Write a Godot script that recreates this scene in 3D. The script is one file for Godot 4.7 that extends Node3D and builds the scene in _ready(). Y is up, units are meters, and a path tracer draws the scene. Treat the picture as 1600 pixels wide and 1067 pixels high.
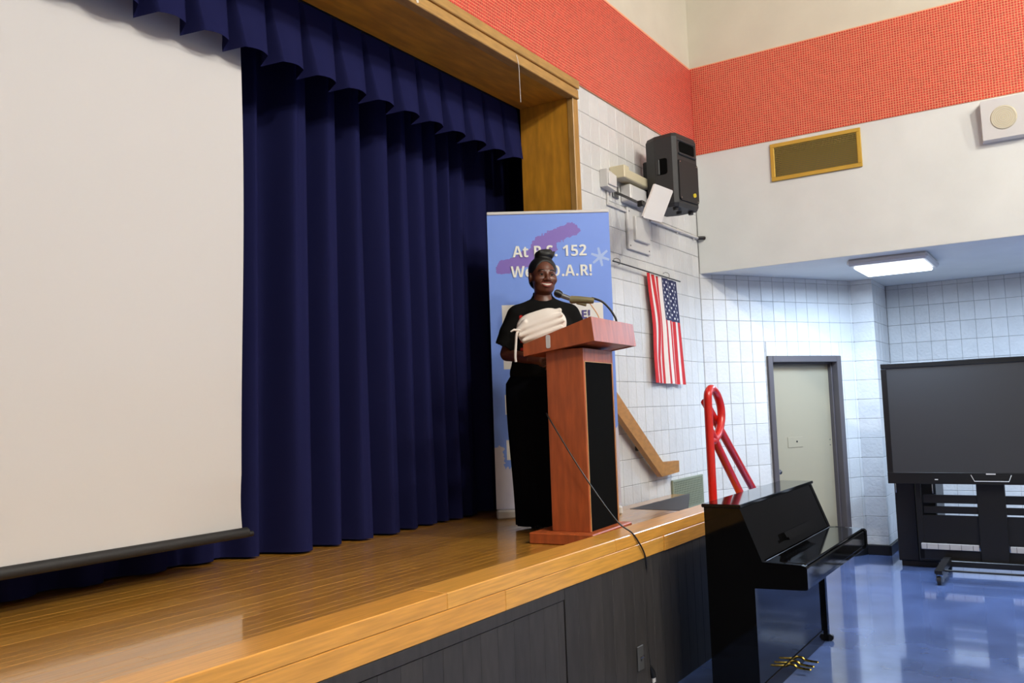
extends Node3D
# School auditorium: speaker at a lectern on a small stage. Units metres, y up; floor y = 0, stage boards y = SY, camera over the origin.

const SY := 0.8555
const ZW := -2.956      # face of the proscenium wall
const XC := 7.945       # face of the side wall (corner)
const YS := 2.835       # soffit of the alcove
const YR0 := 3.972      # mosaic band, bottom and top
const YR1 := 4.832
const YC := 6.1
const XB := 10.45       # back wall of the alcove

var M := {}
var taken := {}
var box_cache := {}
var rng := RandomNumberGenerator.new()

func _ready() -> void:
	rng.seed = 4711
	camera_and_light()
	materials()
	room()
	stage()
	proscenium()
	curtains()
	wall_fittings()
	alcove_things()
	piano()
	lectern_and_microphone()
	banner()
	person()

# ------------------------------------------------------------------ camera, air, lamps
func camera_and_light() -> void:
	var cam := Camera3D.new()
	cam.name = "camera"
	cam.position = Vector3(0, 1.589, 0)
	cam.rotation_order = EULER_ORDER_YXZ
	cam.rotation = Vector3(0.07980479, -0.9997044, -0.03558364)
	cam.keep_aspect = Camera3D.KEEP_HEIGHT
	cam.fov = rad_to_deg(2.0 * atan(533.5 / 1374.01))
	cam.near = 0.05
	cam.far = 100.0
	add_child(cam)
	cam.current = true
	var env := Environment.new()
	env.background_mode = Environment.BG_COLOR
	env.background_color = Color(0, 0, 0)
	env.tonemap_mode = Environment.TONE_MAPPER_LINEAR
	env.tonemap_exposure = 1.0
	env.sdfgi_enabled = true
	env.ssao_enabled = true
	env.ssil_enabled = true
	var we := WorldEnvironment.new()
	we.name = "world_environment"
	we.environment = env
	add_child(we)

const HALL_LIGHT := Color(1.0, 0.98, 0.94)
const HALL_ENERGY := 8.8
const ALCOVE_LIGHT := Color(0.78, 0.88, 1.0)
const ALCOVE_ENERGY := 8.0

func area(parent: Node3D, at: Vector3, size: Vector2, color: Color, energy: float) -> void:
	var l := AreaLight3D.new()
	l.name = "lamp_light"
	l.area_size = size
	l.light_color = color
	l.light_energy = energy
	l.area_range = 40.0
	l.area_attenuation = 2.0
	l.shadow_enabled = true
	l.position = at
	l.rotation_degrees = Vector3(-90, 0, 0)
	parent.add_child(l, true)

# ------------------------------------------------------------------ materials
func gray_noise(seed_: int, freq: float, lo: float, hi: float, oct := 4, size := 256, power := 1.0) -> Image:
	var n := FastNoiseLite.new()
	n.seed = seed_
	n.noise_type = FastNoiseLite.TYPE_SIMPLEX_SMOOTH
	n.frequency = freq
	n.fractal_octaves = oct
	var im := n.get_seamless_image(size, size)
	var o := Image.create(size, size, false, Image.FORMAT_RGB8)
	for y in size:
		for x in size:
			var v := pow(im.get_pixel(x, y).r, power)
			v = lo + (hi - lo) * v
			o.set_pixel(x, y, Color(v, v, v))
	return o

func mat(called: String, c: Color, rough := 0.5, metal := 0.0) -> StandardMaterial3D:
	var m := StandardMaterial3D.new()
	m.resource_name = called
	m.albedo_color = c
	m.roughness = rough
	m.metallic = metal
	M[called] = m
	return m

func grain(m: StandardMaterial3D, im: Image, scale: Vector3, world := true) -> StandardMaterial3D:
	m.albedo_texture = ImageTexture.create_from_image(im)
	m.uv1_triplanar = true
	m.uv1_world_triplanar = world
	m.uv1_scale = scale
	return m

func relief(m: StandardMaterial3D, im: Image, strength: float) -> void:
	var b: Image = im.duplicate()
	b.bump_map_to_normal_map(strength)
	m.normal_enabled = true
	m.normal_texture = ImageTexture.create_from_image(b)
	m.normal_scale = 1.0

func materials() -> void:
	var soft := gray_noise(1, 0.012, 0.965, 1.0, 4)
	var mid := gray_noise(2, 0.02, 0.78, 1.0, 5)
	var streak := gray_noise(3, 0.03, 0.84, 1.0, 5, 256, 1.0)
	var bump := gray_noise(5, 0.06, 0.0, 1.0, 4)
	var wave := gray_noise(6, 0.01, 0.35, 0.65, 2)
	# masonry, painted
	for i in 4:
		var t := 0.815 + 0.010 * i
		var m := mat("block_%d" % i, Color(t, t * 1.0, t * 0.99), 0.42)
		grain(m, soft, Vector3(1.6, 1.6, 1.6))
		relief(m, bump, 0.9)
	grain(mat("mortar", Color(0.70, 0.695, 0.685), 0.8), mid, Vector3(3, 3, 3))
	grain(mat("plaster_white", Color(0.87, 0.878, 0.865), 0.6), soft, Vector3(0.5, 0.5, 0.5))
	grain(mat("plaster_cream", Color(0.845, 0.815, 0.74), 0.7), soft, Vector3(0.5, 0.5, 0.5))
	grain(mat("ceiling_paint", Color(0.85, 0.84, 0.80), 0.8), soft, Vector3(0.5, 0.5, 0.5))
	mat("grout", Color(0.92, 0.66, 0.50), 0.75)
	var tile := mat("mosaic", Color(1, 1, 1), 0.35)
	tile.vertex_color_use_as_albedo = true
	# wood
	for i in 6:
		var c: Color = [Color(0.77, 0.545, 0.205), Color(0.745, 0.52, 0.19), Color(0.79, 0.565, 0.22), Color(0.73, 0.51, 0.185), Color(0.78, 0.55, 0.21), Color(0.76, 0.535, 0.20)][i]
		var m := mat("board_%d" % i, c, 0.35)
		grain(m, streak, Vector3(0.35, 5.0, 5.0 + 0.7 * i))
		m.uv1_offset = Vector3(0.17 * i, 0.31 * i, 0.23 * i)
		m.clearcoat_enabled = true
		m.clearcoat = 0.9
		m.clearcoat_roughness = 0.07
		relief(m, wave, 0.12)
	for i in 2:
		var m := mat("nosing_%d" % i, [Color(0.92, 0.67, 0.30), Color(0.90, 0.64, 0.275)][i], 0.33)
		grain(m, streak, Vector3(0.4, 7.0, 7.0))
		m.clearcoat_enabled = true
		m.clearcoat = 0.4
		m.clearcoat_roughness = 0.2
	grain(mat("jamb_wood", Color(0.87, 0.61, 0.19), 0.4), mid, Vector3(2.5, 0.5, 2.5))
	grain(mat("jamb_wood_across", Color(0.87, 0.61, 0.19), 0.4), mid, Vector3(0.5, 2.5, 2.5))
	grain(mat("trim_wood", Color(0.72, 0.55, 0.30), 0.4), streak, Vector3(0.8, 4.0, 4.0))
	grain(mat("trim_wood_upright", Color(0.72, 0.55, 0.30), 0.4), streak, Vector3(4.0, 0.8, 4.0))
	grain(mat("rail_wood", Color(0.72, 0.50, 0.22), 0.35), streak, Vector3(1.2, 3.0, 3.0))
	for i in 3:
		var g := 0.222 + 0.010 * i
		grain(mat("charcoal_%d" % i, Color(g, g * 0.94, g * 0.905), 0.5), mid, Vector3(4, 0.7, 4))
	mat("void_black", Color(0.03, 0.03, 0.032), 0.9)
	# floor
	var fl := mat("blue_floor", Color(0.40, 0.49, 0.71), 0.10)
	grain(fl, mid, Vector3(0.35, 0.35, 0.35))
	relief(fl, wave, 0.35)
	fl.clearcoat_enabled = true
	fl.clearcoat = 0.6
	fl.clearcoat_roughness = 0.05
	mat("base_black", Color(0.05, 0.05, 0.055), 0.4)
	# cloth
	mat("navy_cloth", Color(0.118, 0.124, 0.268), 0.9).metallic_specular = 0.08
	mat("screen_cloth", Color(0.80, 0.79, 0.785), 0.75)
	mat("screen_bar", Color(0.12, 0.12, 0.125), 0.6)
	# metals, plastics
	mat("black_plastic", Color(0.085, 0.085, 0.09), 0.5)
	mat("black_cloth_grille", Color(0.05, 0.05, 0.048), 0.85).metallic_specular = 0.12
	mat("speaker_shell", Color(0.16, 0.16, 0.165), 0.55)
	mat("speaker_grille", Color(0.10, 0.10, 0.105), 0.6)
	mat("badge_yellow", Color(0.78, 0.70, 0.10), 0.4)
	mat("white_plastic", Color(0.83, 0.82, 0.81), 0.35)
	mat("white_metal", Color(0.80, 0.79, 0.775), 0.4)
	mat("cream_plastic", Color(0.80, 0.76, 0.64), 0.45)
	mat("grey_metal", Color(0.42, 0.42, 0.42), 0.4, 0.6)
	mat("chrome", Color(0.75, 0.75, 0.76), 0.2, 1.0)
	mat("brass", Color(0.78, 0.66, 0.30), 0.22, 1.0)
	mat("gold_frame", Color(0.80, 0.65, 0.27), 0.35, 0.3)
	mat("bronze_mesh", Color(0.56, 0.48, 0.24), 0.5, 0.1)
	mat("duct_metal", Color(0.45, 0.45, 0.45), 0.6, 0.4)
	var rp := mat("red_pipe", Color(0.80, 0.09, 0.04), 0.18)
	rp.clearcoat_enabled = true
	rp.clearcoat = 0.6
	mat("door_paint", Color(0.59, 0.56, 0.475), 0.5)
	mat("frame_paint", Color(0.33, 0.31, 0.32), 0.4)
	mat("piano_black", Color(0.03, 0.03, 0.033), 0.06).metallic_specular = 0.35
	mat("screen_glass", Color(0.20, 0.20, 0.205), 0.4)
	mat("tv_bezel", Color(0.06, 0.06, 0.065), 0.35)
	mat("cart_black", Color(0.045, 0.045, 0.05), 0.4)
	mat("strip_grey", Color(0.66, 0.66, 0.67), 0.4)
	mat("mesh_green", Color(0.50, 0.53, 0.45), 0.5)
	mat("rubber_dark", Color(0.21, 0.205, 0.21), 0.6)
	grain(mat("lectern_wood", Color(0.74, 0.36, 0.17), 0.42), mid, Vector3(4.0, 0.6, 4.0))
	mat("lectern_edge", Color(0.78, 0.62, 0.42), 0.4)
	mat("khaki", Color(0.45, 0.42, 0.29), 0.45)
	mat("copper_wire", Color(0.85, 0.62, 0.42), 0.4)
	# person
	mat("skin", Color(0.36, 0.20, 0.135), 0.40)
	mat("hair", Color(0.022, 0.018, 0.018), 0.55)
	mat("lips", Color(0.50, 0.20, 0.17), 0.4)
	mat("teeth", Color(0.88, 0.84, 0.78), 0.3)
	mat("eye_white", Color(0.62, 0.58, 0.55), 0.3)
	mat("iris", Color(0.03, 0.02, 0.018), 0.15)
	mat("skirt", Color(0.06, 0.064, 0.085), 0.9).metallic_specular = 0.1
	var sh := mat("shirt", Color(1, 1, 1), 0.85)
	sh.vertex_color_use_as_albedo = true
	sh.metallic_specular = 0.15
	mat("white_fabric", Color(0.90, 0.87, 0.84), 0.8)
	mat("shoe", Color(0.03, 0.03, 0.03), 0.35)
	mat("lettering", Color(0.93, 0.93, 0.90), 0.5)
	mat("letter_violet", Color(0.30, 0.26, 0.52), 0.5)

# ------------------------------------------------------------------ naming
func numbered(n: String) -> String:
	if not taken.has(n):
		taken[n] = 0
		return n
	taken[n] += 1
	return "%s_%03d" % [n, taken[n]]

func thing(called: String, label: String, category: String, at := Vector3.ZERO, turn := 0.0, group := "") -> Node3D:
	var o := Node3D.new()
	o.name = numbered(called)
	add_child(o)
	o.position = at
	o.rotation.y = turn
	o.set_meta("label", label)
	o.set_meta("category", category)
	if group != "":
		o.set_meta("group", group)
	return o

func setting(called: String, label: String, category: String, at := Vector3.ZERO, turn := 0.0) -> Node3D:
	var o := thing(called, label, category, at, turn)
	o.set_meta("kind", "structure")
	return o

func part(parent: Node3D, called: String, mesh: Mesh, m: Material, at := Vector3.ZERO, rot := Vector3.ZERO) -> MeshInstance3D:
	var o := MeshInstance3D.new()
	o.name = called
	o.mesh = mesh
	o.material_override = m
	parent.add_child(o, true)
	o.position = at
	o.rotation = rot
	return o

# ------------------------------------------------------------------ mesh helpers
func begin() -> SurfaceTool:
	var st := SurfaceTool.new()
	st.begin(Mesh.PRIMITIVE_TRIANGLES)
	return st

func tri(st: SurfaceTool, a: Vector3, b: Vector3, c: Vector3, n: Vector3) -> void:
	if (b - a).cross(c - a).dot(n) > 0.0:
		var t := b
		b = c
		c = t
	for p in [a, b, c]:
		st.set_normal(n)
		st.add_vertex(p)

func quad(st: SurfaceTool, a: Vector3, b: Vector3, c: Vector3, d: Vector3, out: Vector3) -> void:
	var n := (c - a).cross(d - b).normalized()
	if n.dot(out) < 0.0:
		n = -n
	tri(st, a, b, c, n)
	tri(st, a, c, d, n)

func add_cbox(st: SurfaceTool, c: Vector3, s: Vector3, ch: float, b := Basis.IDENTITY) -> void:
	# chamfered box
	var h := s * 0.5
	ch = minf(ch, minf(h.x, minf(h.y, h.z)) * 0.9)
	var P := func(sx: float, sy: float, sz: float, ax: int) -> Vector3:
		var v := Vector3(sx * (h.x - ch), sy * (h.y - ch), sz * (h.z - ch))
		v[ax] = [sx, sy, sz][ax] * h[ax]
		return c + b * v
	for ax in 3:
		for sg in [-1.0, 1.0]:
			var u := (ax + 1) % 3
			var w := (ax + 2) % 3
			var q := []
			for k in [[-1.0, -1.0], [1.0, -1.0], [1.0, 1.0], [-1.0, 1.0]]:
				var v := Vector3.ZERO
				v[ax] = sg
				v[u] = k[0]
				v[w] = k[1]
				q.append(P.call(v.x, v.y, v.z, ax))
			var o := Vector3.ZERO
			o[ax] = sg
			quad(st, q[0], q[1], q[2], q[3], b * o)
	if ch <= 0.0:
		return
	for ax in 3:
		var u := (ax + 1) % 3
		var w := (ax + 2) % 3
		for su in [-1.0, 1.0]:
			for sw in [-1.0, 1.0]:
				var v0 := Vector3.ZERO
				v0[ax] = -1.0
				v0[u] = su
				v0[w] = sw
				var v1 := v0
				v1[ax] = 1.0
				var o := Vector3.ZERO
				o[u] = su
				o[w] = sw
				quad(st, P.call(v0.x, v0.y, v0.z, u), P.call(v1.x, v1.y, v1.z, u), P.call(v1.x, v1.y, v1.z, w), P.call(v0.x, v0.y, v0.z, w), b * o)
	for sx in [-1.0, 1.0]:
		for sy in [-1.0, 1.0]:
			for sz in [-1.0, 1.0]:
				tri(st, P.call(sx, sy, sz, 0), P.call(sx, sy, sz, 1), P.call(sx, sy, sz, 2), b * Vector3(sx, sy, sz).normalized())

func cbox(s: Vector3, ch := 0.003) -> Mesh:
	var key := "%.4f %.4f %.4f %.4f" % [s.x, s.y, s.z, ch]
	if not box_cache.has(key):
		var st := begin()
		add_cbox(st, Vector3.ZERO, s, ch)
		box_cache[key] = st.commit()
	return box_cache[key]

func pbox(parent: Node3D, called: String, lo: Vector3, hi: Vector3, m: Material, ch := 0.003) -> MeshInstance3D:
	return part(parent, called, cbox(hi - lo, ch), m, (lo + hi) * 0.5)

func add_tube(st: SurfaceTool, pts: Array, rad, sides := 10, caps := true) -> void:
	var rings := []
	var nrm := []
	var up := Vector3.UP
	var n := pts.size()
	var prev := Vector3.ZERO
	for i in n:
		var t: Vector3 = (pts[mini(i + 1, n - 1)] - pts[maxi(i - 1, 0)]).normalized()
		var s: Vector3
		if i == 0:
			s = t.cross(Vector3.UP if absf(t.y) < 0.9 else Vector3.RIGHT).normalized()
		else:
			s = (prev - t * prev.dot(t)).normalized()
		prev = s
		var q := t.cross(s)
		var r: float = rad[i] if rad is Array else rad
		var ring := []
		var nn := []
		for k in sides:
			var a := TAU * k / sides
			var d := s * cos(a) + q * sin(a)
			ring.append(pts[i] + d * r)
			nn.append(d)
		rings.append(ring)
		nrm.append(nn)
	for i in n - 1:
		for k in sides:
			var k2 := (k + 1) % sides
			smooth_quad(st, rings[i][k], rings[i][k2], rings[i + 1][k2], rings[i + 1][k], nrm[i][k], nrm[i][k2], nrm[i + 1][k2], nrm[i + 1][k])
	if caps:
		for e in [0, n - 1]:
			var o: Vector3 = (pts[0] - pts[1]).normalized() if e == 0 else (pts[n - 1] - pts[n - 2]).normalized()
			for k in sides:
				tri(st, pts[e], rings[e][k], rings[e][(k + 1) % sides], o)

func smooth_tri(st: SurfaceTool, a: Vector3, b: Vector3, c: Vector3, na: Vector3, nb: Vector3, nc: Vector3) -> void:
	if (b - a).cross(c - a).dot(na + nb + nc) > 0.0:
		var t := b
		b = c
		c = t
		t = nb
		nb = nc
		nc = t
	st.set_normal(na)
	st.add_vertex(a)
	st.set_normal(nb)
	st.add_vertex(b)
	st.set_normal(nc)
	st.add_vertex(c)

func smooth_quad(st: SurfaceTool, a: Vector3, b: Vector3, c: Vector3, d: Vector3, na: Vector3, nb: Vector3, nc: Vector3, nd: Vector3) -> void:
	smooth_tri(st, a, b, c, na, nb, nc)
	smooth_tri(st, a, c, d, na, nc, nd)

func tube(pts: Array, rad, sides := 10) -> Mesh:
	var st := begin()
	add_tube(st, pts, rad, sides)
	return st.commit()

func smooth_path(pts: Array, n := 8) -> Array:
	# Catmull-Rom through the points
	var o := []
	for i in pts.size() - 1:
		var p0: Vector3 = pts[maxi(i - 1, 0)]
		var p1: Vector3 = pts[i]
		var p2: Vector3 = pts[i + 1]
		var p3: Vector3 = pts[mini(i + 2, pts.size() - 1)]
		for k in n:
			o.append(p1.cubic_interpolate(p2, p0, p3, float(k) / n))
	o.append(pts[pts.size() - 1])
	return o

func lathe(profile: Array, seg := 24) -> Mesh:
	# profile: Vector2(radius, height), round the y axis
	var st := begin()
	for i in profile.size() - 1:
		var a: Vector2 = profile[i]
		var b: Vector2 = profile[i + 1]
		var t := (b - a).normalized()
		for k in seg:
			var a0 := TAU * k / seg
			var a1 := TAU * (k + 1) / seg
			var n0 := Vector3(cos(a0) * t.y, -t.x, sin(a0) * t.y)
			var n1 := Vector3(cos(a1) * t.y, -t.x, sin(a1) * t.y)
			smooth_quad(st, Vector3(cos(a0) * a.x, a.y, sin(a0) * a.x), Vector3(cos(a1) * a.x, a.y, sin(a1) * a.x), Vector3(cos(a1) * b.x, b.y, sin(a1) * b.x), Vector3(cos(a0) * b.x, b.y, sin(a0) * b.x), n0, n1, n1, n0)
	return st.commit()

func prism(poly: PackedVector2Array, z0: float, z1: float) -> Mesh:
	# polygon in x, y drawn out along z
	var st := begin()
	add_prism(st, poly, z0, z1, Transform3D.IDENTITY)
	return st.commit()

func add_prism(st: SurfaceTool, poly: PackedVector2Array, z0: float, z1: float, t: Transform3D) -> void:
	var ids := Geometry2D.triangulate_polygon(poly)
	for z in [z0, z1]:
		var o := t.basis * Vector3(0, 0, signf(z - (z0 + z1) * 0.5))
		for i in range(0, ids.size(), 3):
			tri(st, t * Vector3(poly[ids[i]].x, poly[ids[i]].y, z), t * Vector3(poly[ids[i + 1]].x, poly[ids[i + 1]].y, z), t * Vector3(poly[ids[i + 2]].x, poly[ids[i + 2]].y, z), o)
	var turn := 1.0 if not Geometry2D.is_polygon_clockwise(poly) else -1.0
	for i in poly.size():
		var a := poly[i]
		var b := poly[(i + 1) % poly.size()]
		var e := b - a
		quad(st, t * Vector3(a.x, a.y, z0), t * Vector3(b.x, b.y, z0), t * Vector3(b.x, b.y, z1), t * Vector3(a.x, a.y, z1), t.basis * (Vector3(e.y, -e.x, 0) * turn))

func round_rect(w: float, h: float, r: float, n := 4) -> PackedVector2Array:
	var o := PackedVector2Array()
	for k in 4:
		var cx: float = (w * 0.5 - r) * [1, -1, -1, 1][k]
		var cy: float = (h * 0.5 - r) * [1, 1, -1, -1][k]
		for i in n + 1:
			var a := PI * 0.5 * (k + float(i) / n)
			o.append(Vector2(cx + cos(a) * r, cy + sin(a) * r))
	return o

func sheet(f: Callable, nu: int, nv: int, uvs := false, thick := 0.0) -> Mesh:
	# a cloth: f(u, v) -> Vector3, smooth; with a second face `thick` behind it
	var st := begin()
	for side in (2 if thick > 0.0 else 1):
		var pts := []
		var nrm := []
		for j in nv + 1:
			for i in nu + 1:
				var u := float(i) / nu
				var v := float(j) / nv
				var e := 0.002
				var p: Vector3 = f.call(u, v)
				var du: Vector3 = f.call(minf(u + e, 1.0), v) - f.call(maxf(u - e, 0.0), v)
				var dv: Vector3 = f.call(u, minf(v + e, 1.0)) - f.call(u, maxf(v - e, 0.0))
				var n := dv.cross(du).normalized()
				pts.append(p - n * thick if side == 1 else p)
				nrm.append(-n if side == 1 else n)
		for j in nv:
			for i in nu:
				var q := [j * (nu + 1) + i, j * (nu + 1) + i + 1, (j + 1) * (nu + 1) + i + 1, (j + 1) * (nu + 1) + i]
				for t in [[0, 1, 2], [0, 2, 3]]:
					var k := [q[t[0]], q[t[1]], q[t[2]]]
					if ((pts[k[1]] - pts[k[0]]) as Vector3).cross(pts[k[2]] - pts[k[0]]).dot(nrm[k[0]]) > 0.0:
						k = [k[0], k[2], k[1]]
					for x in k:
						if uvs:
							st.set_uv(Vector2(float(x % (nu + 1)) / nu, float(x / (nu + 1)) / nv))
						st.set_normal(nrm[x])
						st.add_vertex(pts[x])
	return st.commit()

# ------------------------------------------------------------------ rounded bodies: smooth union of capsules and ellipsoids, meshed as surface nets
func cap(a: Vector3, b: Vector3, ra: float, rb: float, k := 0.02, cut := false) -> Dictionary:
	return {"a": a, "b": b, "ra": ra, "rb": rb, "k": k, "cut": cut}

func ell(c: Vector3, r: Vector3, k := 0.02, cut := false) -> Dictionary:
	return {"c": c, "r": r, "k": k, "cut": cut}

func plain(_v: Vector3, _n: Vector3) -> Color:
	return Color(1, 1, 1)

func blob(st: SurfaceTool, prims: Array, cell: float, tinted := false, tint: Callable = plain) -> void:
	var lo := Vector3(1e9, 1e9, 1e9)
	var hi := -lo
	for p in prims:
		var l: Vector3
		var h: Vector3
		if p.has("c"):
			l = p.c - p.r
			h = p.c + p.r
		else:
			var m := maxf(p.ra, p.rb)
			l = (p.a as Vector3).min(p.b) - Vector3.ONE * m
			h = (p.a as Vector3).max(p.b) + Vector3.ONE * m
		p.l = l
		p.h = h
		if not p.cut:
			lo = lo.min(l)
			hi = hi.max(h)
	var pad := cell * 3.0
	lo -= Vector3.ONE * pad
	hi += Vector3.ONE * pad
	var nx := int((hi.x - lo.x) / cell) + 2
	var ny := int((hi.y - lo.y) / cell) + 2
	var nz := int((hi.z - lo.z) / cell) + 2
	var f := PackedFloat32Array()
	f.resize(nx * ny * nz)
	f.fill(0.2)
	for p in prims:
		var mg: float = pad + p.k
		var i0 := maxi(0, int((p.l.x - mg - lo.x) / cell))
		var i1 := mini(nx - 1, int((p.h.x + mg - lo.x) / cell) + 1)
		var j0 := maxi(0, int((p.l.y - mg - lo.y) / cell))
		var j1 := mini(ny - 1, int((p.h.y + mg - lo.y) / cell) + 1)
		var k0 := maxi(0, int((p.l.z - mg - lo.z) / cell))
		var k1 := mini(nz - 1, int((p.h.z + mg - lo.z) / cell) + 1)
		var is_ell: bool = p.has("c")
		var cut: bool = p.cut
		var kk: float = p.k
		var A: Vector3 = p.c if is_ell else p.a
		var R: Vector3 = p.r if is_ell else Vector3.ONE
		var rm := minf(R.x, minf(R.y, R.z))
		var BA: Vector3 = Vector3.ZERO if is_ell else p.b - p.a
		var bb := maxf(BA.dot(BA), 1e-9)
		var ra: float = 0.0 if is_ell else p.ra
		var rb: float = 0.0 if is_ell else p.rb
		for k in range(k0, k1 + 1):
			for j in range(j0, j1 + 1):
				var row := (k * ny + j) * nx
				for i in range(i0, i1 + 1):
					var q := Vector3(lo.x + i * cell, lo.y + j * cell, lo.z + k * cell) - A
					var d: float
					if is_ell:
						d = ((q / R).length() - 1.0) * rm
					else:
						var t := clampf(q.dot(BA) / bb, 0.0, 1.0)
						d = (q - BA * t).length() - lerpf(ra, rb, t)
					var o := f[row + i]
					var a := -o if cut else o
					var hh := clampf(0.5 + 0.5 * (a - d) / kk, 0.0, 1.0)
					var s := lerpf(a, d, hh) - kk * hh * (1.0 - hh)
					f[row + i] = -s if cut else s
	var id := PackedInt32Array()
	id.resize(nx * ny * nz)
	id.fill(-1)
	var V := PackedVector3Array()
	var N := PackedVector3Array()
	var offs := [0, 1, nx, nx + 1, nx * ny, nx * ny + 1, nx * ny + nx, nx * ny + nx + 1]
	var edges := [[0, 1], [2, 3], [4, 5], [6, 7], [0, 2], [1, 3], [4, 6], [5, 7], [0, 4], [1, 5], [2, 6], [3, 7]]
	for k in nz - 1:
		for j in ny - 1:
			for i in nx - 1:
				var c := (k * ny + j) * nx + i
				var inside := f[c] < 0.0
				var mixed := false
				for o in 7:
					if (f[c + offs[o + 1]] < 0.0) != inside:
						mixed = true
						break
				if not mixed:
					continue
				var s := Vector3.ZERO
				var n := 0
				for e in edges:
					var a := f[c + offs[e[0]]]
					var b := f[c + offs[e[1]]]
					if (a < 0.0) != (b < 0.0):
						var t := a / (a - b)
						var pa := Vector3(e[0] & 1, (e[0] >> 1) & 1, e[0] >> 2)
						var pb := Vector3(e[1] & 1, (e[1] >> 1) & 1, e[1] >> 2)
						s += pa.lerp(pb, t)
						n += 1
				id[c] = V.size()
				V.append(lo + (Vector3(i, j, k) + s / n) * cell)
				N.append(Vector3(
					f[c + 1] + f[c + nx + 1] + f[c + nx * ny + 1] + f[c + nx * ny + nx + 1] - f[c] - f[c + nx] - f[c + nx * ny] - f[c + nx * ny + nx],
					f[c + nx] + f[c + nx + 1] + f[c + nx * ny + nx] + f[c + nx * ny + nx + 1] - f[c] - f[c + 1] - f[c + nx * ny] - f[c + nx * ny + 1],
					f[c + nx * ny] + f[c + nx * ny + 1] + f[c + nx * ny + nx] + f[c + nx * ny + nx + 1] - f[c] - f[c + 1] - f[c + nx] - f[c + nx + 1]).normalized())
	var dirs := [1, nx, nx * ny]
	for k in range(1, nz - 1):
		for j in range(1, ny - 1):
			for i in range(1, nx - 1):
				var c := (k * ny + j) * nx + i
				var ins := f[c] < 0.0
				for ax in 3:
					if (f[c + dirs[ax]] < 0.0) == ins:
						continue
					var u: int = dirs[(ax + 1) % 3]
					var w: int = dirs[(ax + 2) % 3]
					var q := [id[c], id[c - u], id[c - u - w], id[c - w]]
					if q[0] < 0 or q[1] < 0 or q[2] < 0 or q[3] < 0:
						continue
					for t in [[0, 1, 2], [0, 2, 3]]:
						var a: int = q[t[0]]
						var b: int = q[t[1]]
						var d: int = q[t[2]]
						if (V[b] - V[a]).cross(V[d] - V[a]).dot(N[a] + N[b] + N[d]) > 0.0:
							var x := b
							b = d
							d = x
						for v in [a, b, d]:
							if tinted:
								st.set_color(tint.call(V[v], N[v]))
							st.set_normal(N[v])
							st.add_vertex(V[v])

# ------------------------------------------------------------------ room shell
func glow(called: String, c: Color, e: float) -> StandardMaterial3D:
	var m := mat(called, Color(0.9, 0.9, 0.9), 0.4)
	m.emission_enabled = true
	m.emission = c
	m.emission_energy_multiplier = e
	return m

func blocks(parent: Node3D, x0: float, x1: float, y0: float, y1: float, joint0: float, pitch: float, holes := [], called := "block") -> void:
	# painted masonry units, faces at local z = 0, each a mesh of its own; joints 6 mm, recessed 6 mm
	var j := 0.0036
	var rows := int(ceil((y1 - y0) / 0.2)) + 2
	for r in range(-1, rows):
		var b := floorf((y0 + 0.01) / 0.2) * 0.2 - 0.01 + r * 0.2
		var k := floorf((x0 - joint0) / pitch)
		while joint0 + k * pitch < x1 - 0.01:
			var rect := Rect2(joint0 + k * pitch, b, pitch, 0.2).intersection(Rect2(x0, y0, x1 - x0, y1 - y0))
			k += 1.0
			if rect.size.x < 0.02 or rect.size.y < 0.02:
				continue
			var pieces := [rect]
			for h: Rect2 in holes:
				var nxt := []
				for q: Rect2 in pieces:
					var o := q.intersection(h)
					if o.size.x <= 0.0 or o.size.y <= 0.0:
						nxt.append(q)
						continue
					if o.position.x > q.position.x:
						nxt.append(Rect2(q.position.x, q.position.y, o.position.x - q.position.x, q.size.y))
					if o.end.x < q.end.x:
						nxt.append(Rect2(o.end.x, q.position.y, q.end.x - o.end.x, q.size.y))
					if o.position.y > q.position.y:
						nxt.append(Rect2(o.position.x, q.position.y, o.size.x, o.position.y - q.position.y))
					if o.end.y < q.end.y:
						nxt.append(Rect2(o.position.x, o.end.y, o.size.x, q.end.y - o.end.y))
				pieces = nxt
			for q: Rect2 in pieces:
				if q.size.x < 0.03 or q.size.y < 0.03:
					continue
				var s := Vector3(snappedf(q.size.x - j, 0.002), snappedf(q.size.y - j, 0.002), 0.03)
				part(parent, called, cbox(s, 0.0025), M["block_%d" % rng.randi_range(0, 3)], Vector3(q.get_center().x, q.get_center().y, -0.0175 + rng.randf_range(-0.0007, 0.0007)))

func mosaic(parent: Node3D, x0: float, x1: float, y0: float, y1: float, basis_: Basis, origin: Vector3) -> void:
	# 20 mm tiles, too small to pick apart: one part
	var pitch := 0.0213
	var nx := int((x1 - x0) / pitch)
	var ny := int((y1 - y0) / pitch)
	var mm := MultiMesh.new()
	mm.transform_format = MultiMesh.TRANSFORM_3D
	mm.use_colors = true
	var st := begin()
	add_cbox(st, Vector3.ZERO, Vector3(0.0158, 0.0158, 0.005), 0.0012)
	mm.mesh = st.commit()
	mm.instance_count = nx * ny
	var n := 0
	for j in ny:
		for i in nx:
			var p := origin + basis_ * Vector3(x0 + (i + 0.5) * pitch, y0 + (j + 0.5) * pitch, 0.0)
			mm.set_instance_transform(n, Transform3D(basis_, p))
			var t := rng.randf_range(0.84, 1.08)
			var g := rng.randf_range(0.9, 1.15)
			mm.set_instance_color(n, Color(0.66 * t, 0.062 * t * g, 0.040 * t * g))
			n += 1
	var o := MultiMeshInstance3D.new()
	o.name = "mosaic_tiles"
	o.multimesh = mm
	o.material_override = M.mosaic
	o.set_meta("kind", "stuff")
	o.set_meta("label", "small red mosaic tiles")
	parent.add_child(o, true)

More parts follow.
